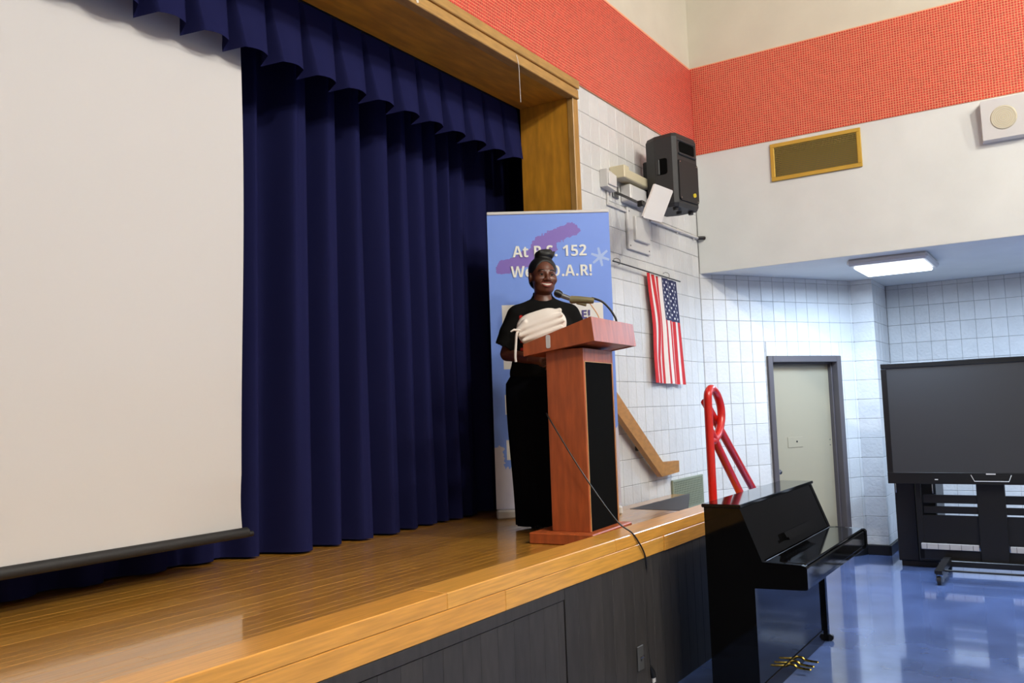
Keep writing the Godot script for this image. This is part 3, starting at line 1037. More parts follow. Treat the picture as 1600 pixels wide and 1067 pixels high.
	# flag and its rod
	var rod := thing("flag_rod", "thin dark rod on two wire hooks above the flag", "rod", Vector3(5.99, 2.704, ZW + 0.045))
	part(rod, "rod", tube([Vector3(0, 0, 0), Vector3(1.33, -0.018, 0)], 0.006, 8), M.base_black)
	for x in [0.10, 1.06]:
		part(rod, "hook", tube(smooth_path([Vector3(x, 0.03, -0.045), Vector3(x, 0.035, -0.02), Vector3(x + 0.005, 0.02, 0.006), Vector3(x, -0.010, 0.009), Vector3(x, -0.011, -0.007)]), 0.0025, 6), M.grey_metal)
	var fl := thing("american_flag", "stars and stripes flag hanging upright on the white block wall", "flag", Vector3(6.625, 2.69, ZW + 0.034))
	var W := 390
	var H := 570
	var im := Image.create(W, H, false, Image.FORMAT_RGB8)
	for k in 13:
		im.fill_rect(Rect2i(k * 30, 0, 30, H), Color(0.77, 0.10, 0.11) if k % 2 == 0 else Color(0.90, 0.87, 0.84))
	im.fill_rect(Rect2i(180, 0, 210, 228), Color(0.12, 0.13, 0.30))
	for r in 11:
		for c in 9:
			if (r + c) % 2 == 1:
				continue
			var cx := 180 + 21 + c * 21
			var cy := 20 + r * 19
			var star := PackedVector2Array()
			for k in 10:
				var rr := 9.5 if k % 2 == 0 else 4.0
				star.append(Vector2(cx + sin(TAU * k / 10.0) * rr, cy - cos(TAU * k / 10.0) * rr))
			for y in range(cy - 10, cy + 11):
				for x in range(cx - 10, cx + 11):
					if x >= 0 and y >= 0 and x < W and y < H and Geometry2D.is_point_in_polygon(Vector2(x, y), star):
						im.set_pixel(x, y, Color(0.92, 0.92, 0.92))
	var fm := mat("flag_cloth", Color(1, 1, 1), 0.7)
	fm.albedo_texture = ImageTexture.create_from_image(im)
	var drape := func(u: float, w: float) -> Vector3:
		var z := 0.009 * sin(u * 13.0 + 0.6) * (0.35 + w) + 0.02 * exp(-pow((u - 0.2) / 0.09, 2.0)) * sin(PI * minf(w * 1.3, 1.0)) + 0.006 * sin(u * 31.0)
		var pinch := 0.035 * exp(-pow((w - 0.45) / 0.22, 2.0)) * (1.0 - u)
		return Vector3(0.625 * u + 0.045 * w + 0.02 * w * u + pinch, -0.012 * u - 0.905 * w, z + 0.012 * w)
	part(fl, "cloth", sheet(drape, 60, 40, true, 0.0008), fm)

	# handrail
	var hr := thing("wooden_handrail", "light brown wooden handrail sloping down the white block wall", "handrail", Vector3(0, 0, -2.895))
	part(hr, "rail", prism(PackedVector2Array([Vector2(5.66, 1.858), Vector2(6.656, 1.1414), Vector2(6.99, 1.1336), Vector2(6.986, 1.0394), Vector2(6.629, 1.0263), Vector2(5.645, 1.706)]), -0.02, 0.025), M.rail_wood)
	for p in [Vector3(5.72, 1.70, -0.03), Vector3(6.33, 1.27, -0.03)]:
		part(hr, "bracket", cbox(Vector3(0.03, 0.04, 0.06), 0.006), M.base_black, p)

	# low grille by the stair
	var lv := thing("low_wall_grille", "small grey-green perforated grille low on the wall by the stair", "vent", Vector3(7.35, 0.83, ZW))
	grille(lv, 0.70, 0.27, 0.022, M.mesh_green, M.mesh_green, 34, 12, 0.010)

	# boxes and gear beside the loudspeaker
	var sb := thing("sensor_box", "small white box on the wall left of the beige box", "wall box", Vector3(5.99, 3.33, ZW))
	var wp := PackedVector2Array([Vector2(-0.07, -0.06), Vector2(0.09, -0.075), Vector2(0.09, 0.05), Vector2(-0.07, 0.075)])
	part(sb, "case", prism(wp, 0.0, 0.06), M.white_metal)
	part(sb, "cover", cbox(Vector3(0.13, 0.09, 0.012), 0.003), M.white_plastic, Vector3(0.01, 0.0, 0.066))
	var bb := thing("beige_junction_box", "long beige box on the wall just left of the loudspeaker", "wall box", Vector3(6.38, 3.41, ZW))
	part(bb, "case", cbox(Vector3(0.50, 0.075, 0.11), 0.006), M.cream_plastic, Vector3(0.0, 0.0, 0.055))
	part(bb, "end_cover", cbox(Vector3(0.09, 0.10, 0.13), 0.006), M.cream_plastic, Vector3(-0.25, 0.0, 0.066))
	var wb := thing("white_relay_box", "white square box directly below the beige box", "wall box", Vector3(6.42, 3.285, ZW))
	part(wb, "case", cbox(Vector3(0.30, 0.135, 0.09), 0.008), M.white_plastic, Vector3(0, 0, 0.045))
	part(wb, "lid", cbox(Vector3(0.28, 0.115, 0.008), 0.003), M.white_plastic, Vector3(0, 0, 0.093))
	var cp := thing("white_cover_plate", "white metal cover plate on the wall below the loudspeaker", "wall plate", Vector3(6.55, 3.02, ZW))
	part(cp, "plate", cbox(Vector3(0.42, 0.34, 0.022), 0.004), M.white_metal, Vector3(0, 0, 0.011))
	part(cp, "inner_cover", cbox(Vector3(0.27, 0.20, 0.03), 0.006), M.white_metal, Vector3(0.02, 0.01, 0.034))
	for c in [Vector2(-0.18, -0.14), Vector2(0.18, -0.14), Vector2(-0.18, 0.14), Vector2(0.18, 0.14)]:
		part(cp, "screw", lathe([Vector2(0, 0.003), Vector2(0.006, 0.003), Vector2(0.007, 0)], 8), M.grey_metal, Vector3(c.x, c.y, 0.022), Vector3(PI / 2, 0, 0))
	var an := thing("panel_antenna", "flat white rounded panel tilted on a bracket below the loudspeaker", "antenna", Vector3(5.977, 3.086, -2.52))
	an.scale = Vector3.ONE * 0.951
	var face := Basis(Vector3(0.895, 0.05, 0.0).normalized(), Vector3(0.43, 0.90, 0.12).normalized(), Vector3(-0.05, -0.10, 1).normalized())
	var ab := begin()
	add_prism(ab, PackedVector2Array([Vector2(-0.305, -0.155), Vector2(-0.295, -0.165), Vector2(0.045, -0.145), Vector2(0.055, -0.13), Vector2(0.305, 0.145), Vector2(0.300, 0.158), Vector2(-0.045, 0.142), Vector2(-0.058, 0.133)]), -0.007, 0.007, Transform3D(Basis(Vector3(1, 0, 0), Vector3(0, 1, 0), Vector3(0.0, -0.1, 1.0).normalized()), Vector3.ZERO))
	part(an, "panel", ab.commit(), M.white_plastic)
	part(an, "arm", tube([Vector3(0.0, 0.0, -0.012), Vector3(0.14, 0.05, -0.20), Vector3(0.20, 0.20, -0.452)], 0.012, 8), M.grey_metal)
	part(an, "clamp", cbox(Vector3(0.06, 0.05, 0.05), 0.006), M.base_black, Vector3(0.14, 0.05, -0.20))
	part(an, "wall_foot", cbox(Vector3(0.10, 0.10, 0.012), 0.003), M.grey_metal, Vector3(0.20, 0.20, -0.451))
	var cd := thing("conduit_pipe", "white conduit running along the blocks to the corner", "conduit", Vector3(0, 0, ZW + 0.018))
	part(cd, "pipe", tube([Vector3(6.785, 3.151, 0), Vector3(XC - 0.02, 3.165, 0)], 0.012, 10), M.white_metal)
	part(cd, "end_ring", tube(smooth_path([Vector3(XC - 0.055, 3.165, 0.0), Vector3(XC - 0.03, 3.165, 0.035), Vector3(XC - 0.010, 3.165, 0.05)], 6), 0.017, 10), M.base_black)
	for x in [6.95, 7.4, 7.8]:
		part(cd, "strap", cbox(Vector3(0.02, 0.045, 0.014), 0.002), M.white_metal, Vector3(x, 3.156 + 0.005 * (x - 6.9), -0.008))
	var wr := thing("surface_raceway", "thin white raceway from the sensor box to the cover plate", "raceway", Vector3(0, 0, ZW + 0.008))
	part(wr, "drop", cbox(Vector3(0.018, 0.10, 0.014), 0.002), M.white_metal, Vector3(6.02, 3.205, 0))
	part(wr, "run", cbox(Vector3(0.34, 0.018, 0.014), 0.002), M.white_metal, Vector3(6.18, 3.155, 0))

	# red pipe rail of the stair
	var z := -2.15
	var rr := thing("red_pipe_rail", "glossy red pipe handrail with a looped end beside the stage stair", "handrail", Vector3(0, 0, z))
	var R := 0.0285
	part(rr, "post", tube([Vector3(5.80, 0.9155, 0), Vector3(5.80, 1.64, 0)], R, 16), M.red_pipe)
	part(rr, "loop", tube(smooth_path([Vector3(5.80, 1.62, 0), Vector3(5.815, 1.672, 0), Vector3(5.88, 1.700, 0), Vector3(5.97, 1.668, 0), Vector3(6.035, 1.60, 0), Vector3(6.055, 1.53, 0), Vector3(6.035, 1.46, 0), Vector3(5.965, 1.385, 0), Vector3(5.88, 1.345, 0), Vector3(5.795, 1.345, 0)], 6), R, 16), M.red_pipe)
	part(rr, "top_rail", tube([Vector3(5.875, 1.612, -0.05), Vector3(6.047, 1.487, -0.05), Vector3(7.30, 0.575, -0.05)], R, 16), M.red_pipe)
	part(rr, "mid_rail", tube([Vector3(5.82, 1.405, 0), Vector3(7.30, 0.13, 0)], R, 16), M.red_pipe)
	part(rr, "newel", tube([Vector3(7.30, 0.0, 0.03), Vector3(7.30, 0.60, 0.03)], R, 16), M.red_pipe)
	part(rr, "base_flange", lathe([Vector2(0, 0.012), Vector2(0.045, 0.012), Vector2(0.05, 0.0)], 20), M.red_pipe, Vector3(5.80, 0.9155, 0))

	# socket plate and cable on the stage front
	var zf := -2.0735
	var op := thing("socket_plate", "grey metal socket plate on the charcoal stage front", "socket", Vector3(4.372, 0.262, zf))
	part(op, "plate", cbox(Vector3(0.070, 0.125, 0.008), 0.002), M.grey_metal, Vector3(0, 0, 0.005))
	part(op, "toggle", tube([Vector3(0.002, 0.0, 0.008), Vector3(0.002, 0.012, 0.024)], 0.006, 8), M.chrome)
	part(op, "slot", cbox(Vector3(0.014, 0.026, 0.002), 0.0005), M.base_black, Vector3(0.002, -0.004, 0.0095))
	var ca := thing("black_cable", "thin black cable from the lectern over the stage edge to the floor socket", "cable")
	part(ca, "cord", tube(smooth_path([Vector3(4.310, 1.575, -2.555), Vector3(4.282, 1.535, -2.515), Vector3(4.266, 1.34, -2.38), Vector3(4.275, 1.16, -2.26), Vector3(4.305, 0.985, -2.138), Vector3(4.335, 0.923, -2.068), Vector3(4.40, 0.860, -2.058), Vector3(4.46, 0.80, -2.060), Vector3(4.495, 0.745, -2.066), Vector3(4.515, 0.66, -2.078), Vector3(4.49, 0.50, -2.077), Vector3(4.485, 0.34, -2.077), Vector3(4.505, 0.175, -2.074)], 6), 0.0042, 8), M.base_black)
	part(ca, "plug", tube([Vector3(4.505, 0.185, -2.074), Vector3(4.512, 0.15, -2.068), Vector3(4.518, 0.125, -2.066)], [0.008, 0.017, 0.016], 12), M.base_black)
	part(ca, "prong", cbox(Vector3(0.03, 0.035, 0.012), 0.003), M.white_plastic, Vector3(4.522, 0.112, -2.066))

# ------------------------------------------------------------------ display, cart and cabinet under the soffit
func alcove_things() -> void:
	var zc := -0.74
	var hw := 0.832
	var y0 := 0.80
	var y1 := 1.916
	var t := thing("interactive_display", "large dark switched-off display panel on a black stand", "display", Vector3(8.85, 0, zc))
	pbox(t, "body", Vector3(0.012, y0 + 0.02, -hw + 0.01), Vector3(0.09, y1 - 0.02, hw - 0.01), M.cart_black, 0.008)
	pbox(t, "bezel_bar", Vector3(0, y1 - 0.05, -hw), Vector3(0.05, y1, hw), M.tv_bezel, 0.006)
	pbox(t, "bezel_bar", Vector3(0, y0, -hw), Vector3(0.05, y0 + 0.102, hw), M.tv_bezel, 0.0005)
	pbox(t, "bezel_bar", Vector3(0, y0 + 0.102, -hw), Vector3(0.05, y1 - 0.05, -hw + 0.05), M.tv_bezel, 0.004)
	pbox(t, "bezel_bar", Vector3(0, y0 + 0.102, hw - 0.05), Vector3(0.05, y1 - 0.05, hw), M.tv_bezel, 0.004)
	pbox(t, "glass", Vector3(0.008, y0 + 0.102, -hw + 0.05), Vector3(0.014, y1 - 0.05, hw - 0.05), M.screen_glass, 0.0)
	# pen tray with a light rim
	var tr := part(t, "control_bar", prism(PackedVector2Array([Vector2(-0.155, 0.02), Vector2(0.155, 0.02), Vector2(0.135, -0.032), Vector2(-0.13, -0.032)]), -0.02, 0.0), M.tv_bezel, Vector3(-0.002, 0.862, 0.02), Vector3(0, -PI / 2, 0))
	part(tr, "light_rim", tube([Vector3(-0.158, 0.022, 0.002), Vector3(-0.132, -0.034, 0.002), Vector3(0.137, -0.034, 0.002), Vector3(0.158, 0.022, 0.002)], 0.0035, 6), M.white_metal)
	part(t, "maker_mark", cbox(Vector3(0.001, 0.011, 0.075), 0.0003), M.white_metal, Vector3(-0.0004, 0.892, 0.02))
	part(t, "status_mark", cbox(Vector3(0.001, 0.008, 0.028), 0.0003), M.white_metal, Vector3(-0.0004, 0.84, -0.42))

	var c := thing("display_cart", "black wheeled steel stand carrying the large display", "stand", Vector3(8.95, 0, zc))
	pbox(c, "column", Vector3(0.0, 0.085, -0.115), Vector3(0.07, 1.6, 0.11), M.cart_black, 0.005)
	pbox(c, "upper_bar", Vector3(0.02, 0.615, -0.56), Vector3(0.06, 0.69, 0.56), M.cart_black, 0.004)
	pbox(c, "middle_bar", Vector3(0.02, 0.523, -0.56), Vector3(0.06, 0.586, 0.56), M.cart_black, 0.004)
	pbox(c, "modesty_panel", Vector3(0.03, 0.253, -0.62), Vector3(0.05, 0.506, 0.62), M.cart_black, 0.003)
	pbox(c, "lower_bar", Vector3(0.02, 0.105, -0.62), Vector3(0.06, 0.195, 0.62), M.cart_black, 0.004)
	for s in [-1, 1]:
		pbox(c, "upright", Vector3(0.02, 0.10, s * 0.60 - 0.025), Vector3(0.06, 0.80, s * 0.60 + 0.025), M.cart_black, 0.004)
	pbox(c, "base_beam", Vector3(-0.05, 0.055, -0.42), Vector3(0.05, 0.11, 0.42), M.cart_black, 0.006)
	for s in [-1, 1]:
		var zz: float = s * 0.385
		part(c, "foot", prism(PackedVector2Array([Vector2(-0.66, 0.095), Vector2(-0.60, 0.075), Vector2(0.14, 0.075), Vector2(0.14, 0.12), Vector2(-0.05, 0.14), Vector2(-0.60, 0.12), Vector2(-0.66, 0.12)]), zz - 0.03, zz + 0.03), M.cart_black)
		for x in [-0.63, 0.10]:
			var w := part(c, "caster_wheel", lathe([Vector2(0, -0.016), Vector2(0.03, -0.016), Vector2(0.037, -0.011), Vector2(0.037, 0.011), Vector2(0.03, 0.016), Vector2(0, 0.016)], 20), M.black_plastic, Vector3(x, 0.037, zz), Vector3(PI / 2, 0, 0))
			part(c, "caster_fork", prism(PackedVector2Array([Vector2(-0.02, 0.10), Vector2(0.035, 0.10), Vector2(0.03, 0.07), Vector2(0.012, 0.03), Vector2(-0.012, 0.03)]), -0.022, -0.018), M.grey_metal, Vector3(x, 0, zz))
			w.set_meta("label", "black rubber wheel")
	for e in [[-0.60, -0.125], [0.12, 0.60]]:
		var o := pbox(c, "outlet_strip", Vector3(-0.006, 0.197, e[0]), Vector3(0.02, 0.251, e[1]), M.strip_grey, 0.004)
		for k in 5:
			part(o, "divider", cbox(Vector3(0.004, 0.05, 0.004), 0.001), M.grey_metal, Vector3(-0.013, 0, (e[1] - e[0]) * (k / 4.0 - 0.5) * 0.8))
	part(c, "front_tie", tube([Vector3(-0.48, 0.095, -0.385), Vector3(-0.48, 0.095, 0.385)], 0.009, 8), M.cart_black)

	var k := thing("black_cabinet", "low black metal cabinet standing behind the left end of the display", "cabinet", Vector3(9.12, 0, -1.57))
	pbox(k, "body", Vector3(0.012, 0.05, 0.0), Vector3(0.54, 0.93, 0.36), M.cart_black, 0.006)
	pbox(k, "plinth", Vector3(0.03, 0.0, 0.02), Vector3(0.52, 0.05, 0.34), M.base_black, 0.003)
	for i in 2:
		var d := pbox(k, "door", Vector3(0.0, 0.06, 0.004 + 0.177 * i), Vector3(0.012, 0.92, 0.177 + 0.177 * i), M.cart_black, 0.003)
		part(d, "handle", tube(smooth_path([Vector3(-0.006, 0.30, 0.0), Vector3(-0.03, 0.295, 0.0), Vector3(-0.03, 0.21, 0.0), Vector3(-0.006, 0.205, 0.0)], 4), 0.005, 8), M.chrome, Vector3(0, 0, -0.07 if i == 0 else 0.07))
	part(k, "side_handle", tube(smooth_path([Vector3(0.44, 0.79, 0), Vector3(0.44, 0.785, -0.022), Vector3(0.44, 0.71, -0.022), Vector3(0.44, 0.705, 0)], 4), 0.005, 8), M.chrome)

# ------------------------------------------------------------------ piano
func piano() -> void:
	var x0 := 4.665
	var x1 := 6.165
	var p := thing("upright_piano", "glossy black upright piano with closed lid in front of the stage", "piano", Vector3(0, 0, 0))
	var side := PackedVector2Array([Vector2(-1.785, 0.0), Vector2(-1.785, 1.030), Vector2(-1.585, 1.030), Vector2(-1.478, 0.752), Vector2(-1.275, 0.747), Vector2(-1.256, 0.742), Vector2(-1.247, 0.730), Vector2(-1.247, 0.628), Vector2(-1.256, 0.620), Vector2(-1.525, 0.612), Vector2(-1.525, 0.0)])
	var t90 := Basis(Vector3(0, 0, 1), Vector3(0, 1, 0), Vector3(1, 0, 0))
	for s in [[x0, x0 + 0.045], [x1 - 0.045, x1]]:
		var st := begin()
		add_prism(st, side, s[0], s[1], Transform3D(t90, Vector3.ZERO))
		part(p, "side_panel", st.commit(), M.piano_black)
	pbox(p, "top_lid", Vector3(x0 - 0.012, 1.030, -1.795), Vector3(x1 + 0.012, 1.050, -1.575), M.piano_black, 0.004)
	var up := begin()
	add_prism(up, PackedVector2Array([Vector2(-1.60, 1.030), Vector2(-1.588, 1.030), Vector2(-1.482, 0.755), Vector2(-1.494, 0.752)]), x0 + 0.045, x1 - 0.045, Transform3D(t90, Vector3.ZERO))
	part(p, "music_panel", up.commit(), M.piano_black)
	var md := begin()
	add_prism(md, PackedVector2Array([Vector2(-1.512, 0.835), Vector2(-1.494, 0.842), Vector2(-1.478, 0.812), Vector2(-1.470, 0.820), Vector2(-1.462, 0.802), Vector2(-1.500, 0.795)]), 5.15, 5.72, Transform3D(t90, Vector3.ZERO))
	part(p, "music_ledge", md.commit(), M.piano_black)
	pbox(p, "fallboard", Vector3(x0 + 0.045, 0.735, -1.47), Vector3(x1 - 0.045, 0.750, -1.262), M.piano_black, 0.005)
	pbox(p, "fallboard_rest", Vector3(x0 + 0.045, 0.735, -1.50), Vector3(x1 - 0.045, 0.7495, -1.4735), M.piano_black, 0.002)
	part(p, "hinge", tube([Vector3(x0 + 0.05, 0.7495, -1.4718), Vector3(x1 - 0.05, 0.7495, -1.4718)], 0.0028, 8), M.chrome)
	pbox(p, "key_slip", Vector3(x0 + 0.045, 0.640, -1.285), Vector3(x1 - 0.045, 0.735, -1.252), M.piano_black, 0.006)
	pbox(p, "keybed", Vector3(x0 + 0.045, 0.615, -1.55), Vector3(x1 - 0.045, 0.640, -1.260), M.piano_black, 0.003)
	pbox(p, "lower_panel", Vector3(x0 + 0.045, 0.085, -1.565), Vector3(x1 - 0.045, 0.615, -1.545), M.piano_black, 0.002)
	pbox(p, "bottom_rail", Vector3(x0 + 0.045, 0.0, -1.565), Vector3(x1 - 0.045, 0.085, -1.54), M.piano_black, 0.003)
	pbox(p, "back_panel", Vector3(x0 + 0.045, 0.0, -1.785), Vector3(x1 - 0.045, 1.030, -1.76), M.cart_black, 0.003)
	var ped := begin()
	add_tube(ped, smooth_path([Vector3(0, 0.058, -1.545), Vector3(0, 0.056, -1.525), Vector3(0, 0.044, -1.505), Vector3(0, 0.040, -1.46)], 5), 0.0075, 8)
	add_cbox(ped, Vector3(0, 0.040, -1.452), Vector3(0.024, 0.009, 0.05), 0.004)
	var pm := ped.commit()
	for x in [5.30, 5.37, 5.47]:
		part(p, "pedal", pm, M.brass, Vector3(x, 0, 0))
	part(p, "caster", lathe([Vector2(0, -0.012), Vector2(0.02, -0.012), Vector2(0.022, 0), Vector2(0.02, 0.012), Vector2(0, 0.012)], 14), M.base_black, Vector3(x1 - 0.02, 0.022, -1.515), Vector3(0, 0, PI / 2))

# ------------------------------------------------------------------ lectern, microphone, bundle
func lectern_and_microphone() -> void:
	var l := thing("lectern", "reddish brown wooden lectern with a black front panel at the stage edge", "lectern", Vector3(4.232, SY, -2.246), deg_to_rad(4.0))
	pbox(l, "base", Vector3(0, 0, -0.39), Vector3(0.57, 0.062, 0), M.lectern_wood, 0.006)
	pbox(l, "side_panel", Vector3(0.085, 0.062, -0.285), Vector3(0.105, 1.075, -0.055), M.lectern_wood, 0.002)
	pbox(l, "side_panel", Vector3(0.495, 0.062, -0.285), Vector3(0.515, 1.075, -0.055), M.lectern_wood, 0.002)
	pbox(l, "rear_panel", Vector3(0.105, 0.062, -0.283), Vector3(0.495, 1.075, -0.265), M.lectern_wood, 0.002)
	pbox(l, "front_panel", Vector3(0.105, 0.062, -0.075), Vector3(0.495, 1.0, -0.057), M.black_cloth_grille, 0.002)
	pbox(l, "front_rail", Vector3(0.105, 1.0, -0.075), Vector3(0.495, 1.075, -0.055), M.lectern_wood, 0.002)
	for x in [0.0995, 0.4955]:
		pbox(l, "edge_strip", Vector3(x, 0.062, -0.056), Vector3(x + 0.005, 1.0, -0.052), M.lectern_edge, 0.001)
	pbox(l, "edge_strip", Vector3(0.105, 0.997, -0.056), Vector3(0.495, 1.001, -0.052), M.lectern_edge, 0.001)
	# sloping desk
	var dl := 0.022
	var dr := 0.655
	var t90 := Basis(Vector3(0, 0, 1), Vector3(0, 1, 0), Vector3(1, 0, 0))
	var prof := PackedVector2Array([Vector2(-0.395, 1.045), Vector2(-0.395, 1.113), Vector2(0.03, 1.238), Vector2(0.045, 1.104)])
	for s in [[dl, dl + 0.018], [dr - 0.018, dr]]:
		var st := begin()
		add_prism(st, prof, s[0], s[1], Transform3D(t90, Vector3.ZERO))
		part(l, "desk_side", st.commit(), M.lectern_wood)
	var fp := begin()
	add_prism(fp, PackedVector2Array([Vector2(0.014, 1.233), Vector2(0.03, 1.238), Vector2(0.045, 1.104), Vector2(0.029, 1.102)]), dl + 0.018, dr - 0.018, Transform3D(t90, Vector3.ZERO))
	part(l, "desk_front", fp.commit(), M.lectern_wood)
	var db := begin()
	add_prism(db, PackedVector2Array([Vector2(-0.392, 1.048), Vector2(-0.392, 1.088), Vector2(0.018, 1.205), Vector2(0.03, 1.106)]), dl + 0.018, dr - 0.018, Transform3D(t90, Vector3.ZERO))
	part(l, "desk_board", db.commit(), M.lectern_wood)
	var tag := part(l, "side_label", prism(round_rect(0.026, 0.075, 0.009), 0.0, 0.003), M.white_plastic, Vector3(dl - 0.0005, 1.118, -0.235), Vector3(0, -PI / 2, 0))
	tag.set_meta("label", "white rounded sticker")

	var m := thing("microphone", "black microphone in a khaki clip on a bent gooseneck above the lectern", "microphone")
	part(m, "gooseneck", tube(smooth_path([Vector3(4.720, 2.04, -2.287), Vector3(4.718, 2.107, -2.289), Vector3(4.711, 2.142, -2.301), Vector3(4.698, 2.182, -2.322), Vector3(4.675, 2.226, -2.359), Vector3(4.645, 2.250, -2.41)], 6), 0.0065, 10), M.base_black)
	part(m, "clip", tube([Vector3(4.577, 2.244, -2.522), Vector3(4.583, 2.243, -2.512), Vector3(4.600, 2.242, -2.48), Vector3(4.645, 2.233, -2.408), Vector3(4.651, 2.231, -2.398)], [0.017, 0.024, 0.022, 0.019, 0.015], 16), M.khaki)
	part(m, "clip_lug", tube([Vector3(4.598, 2.224, -2.487), Vector3(4.628, 2.208, -2.438)], 0.009, 10), M.khaki)
	part(m, "handle", tube([Vector3(4.548, 2.274, -2.568), Vector3(4.584, 2.246, -2.511)], [0.016, 0.014], 14), M.grey_metal)
	part(m, "head", tube([Vector3(4.530, 2.293, -2.598), Vector3(4.533, 2.2905, -2.592), Vector3(4.540, 2.284, -2.581), Vector3(4.549, 2.275, -2.567), Vector3(4.553, 2.271, -2.561)], [0.010, 0.020, 0.0245, 0.022, 0.016], 18), M.base_black)
	part(m, "wire", tube(smooth_path([Vector3(4.608, 2.236, -2.462), Vector3(4.628, 2.236, -2.432), Vector3(4.642, 2.205, -2.412), Vector3(4.664, 2.13, -2.376), Vector3(4.668, 2.045, -2.372)], 5), 0.0035, 6), M.copper_wire)

	# white gathered fabric bundle lying on the desk against her chest
	var b := thing("fabric_bundle", "white gathered fabric bundle with a hanging tie on the lectern desk", "cloth", Vector3(4.505, 2.068, -2.680), -1.0257)
	var n := FastNoiseLite.new()
	n.seed = 9
	n.frequency = 9.0
	var st2 := begin()
	blob(st2, [ell(Vector3(0.045, 0.045, 0), Vector3(0.105, 0.088, 0.06), 0.03), ell(Vector3(-0.055, 0.02, 0.0), Vector3(0.095, 0.085, 0.055), 0.03), ell(Vector3(0.0, -0.03, 0.0), Vector3(0.125, 0.08, 0.058), 0.03),
		cap(Vector3(-0.13, 0.035, 0.02), Vector3(0.11, 0.115, 0.025), 0.012, 0.014, 0.012), cap(Vector3(-0.14, 0.005, 0.04), Vector3(0.12, 0.085, 0.05), 0.012, 0.012, 0.012), cap(Vector3(-0.13, -0.03, 0.05), Vector3(0.13, 0.05, 0.052), 0.012, 0.012, 0.012),
		cap(Vector3(-0.11, -0.06, 0.05), Vector3(0.12, 0.01, 0.054), 0.011, 0.011, 0.012), cap(Vector3(-0.14, 0.0, 0.035), Vector3(-0.10, 0.05, 0.045), 0.016, 0.014, 0.01)], 0.006)
	part(b, "gathered_cloth", st2.commit(), M.white_fabric)
	part(b, "tie", tube(smooth_path([Vector3(-0.135, 0.0, 0.045), Vector3(-0.15, -0.02, 0.055), Vector3(-0.157, -0.08, 0.05), Vector3(-0.163, -0.15, 0.045), Vector3(-0.161, -0.185, 0.04)], 4), 0.0075, 8), M.white_fabric)
	part(b, "bow_end", tube([Vector3(-0.13, 0.0, 0.05), Vector3(-0.165, 0.004, 0.06), Vector3(-0.185, -0.006, 0.058)], [0.008, 0.007, 0.004], 8), M.white_fabric)

# ------------------------------------------------------------------ roll-up banner
func seg_dist(p: Vector2, a: Vector2, b: Vector2) -> float:
	var t := clampf((p - a).dot(b - a) / (b - a).length_squared(), 0.0, 1.0)
	return p.distance_to(a + (b - a) * t)

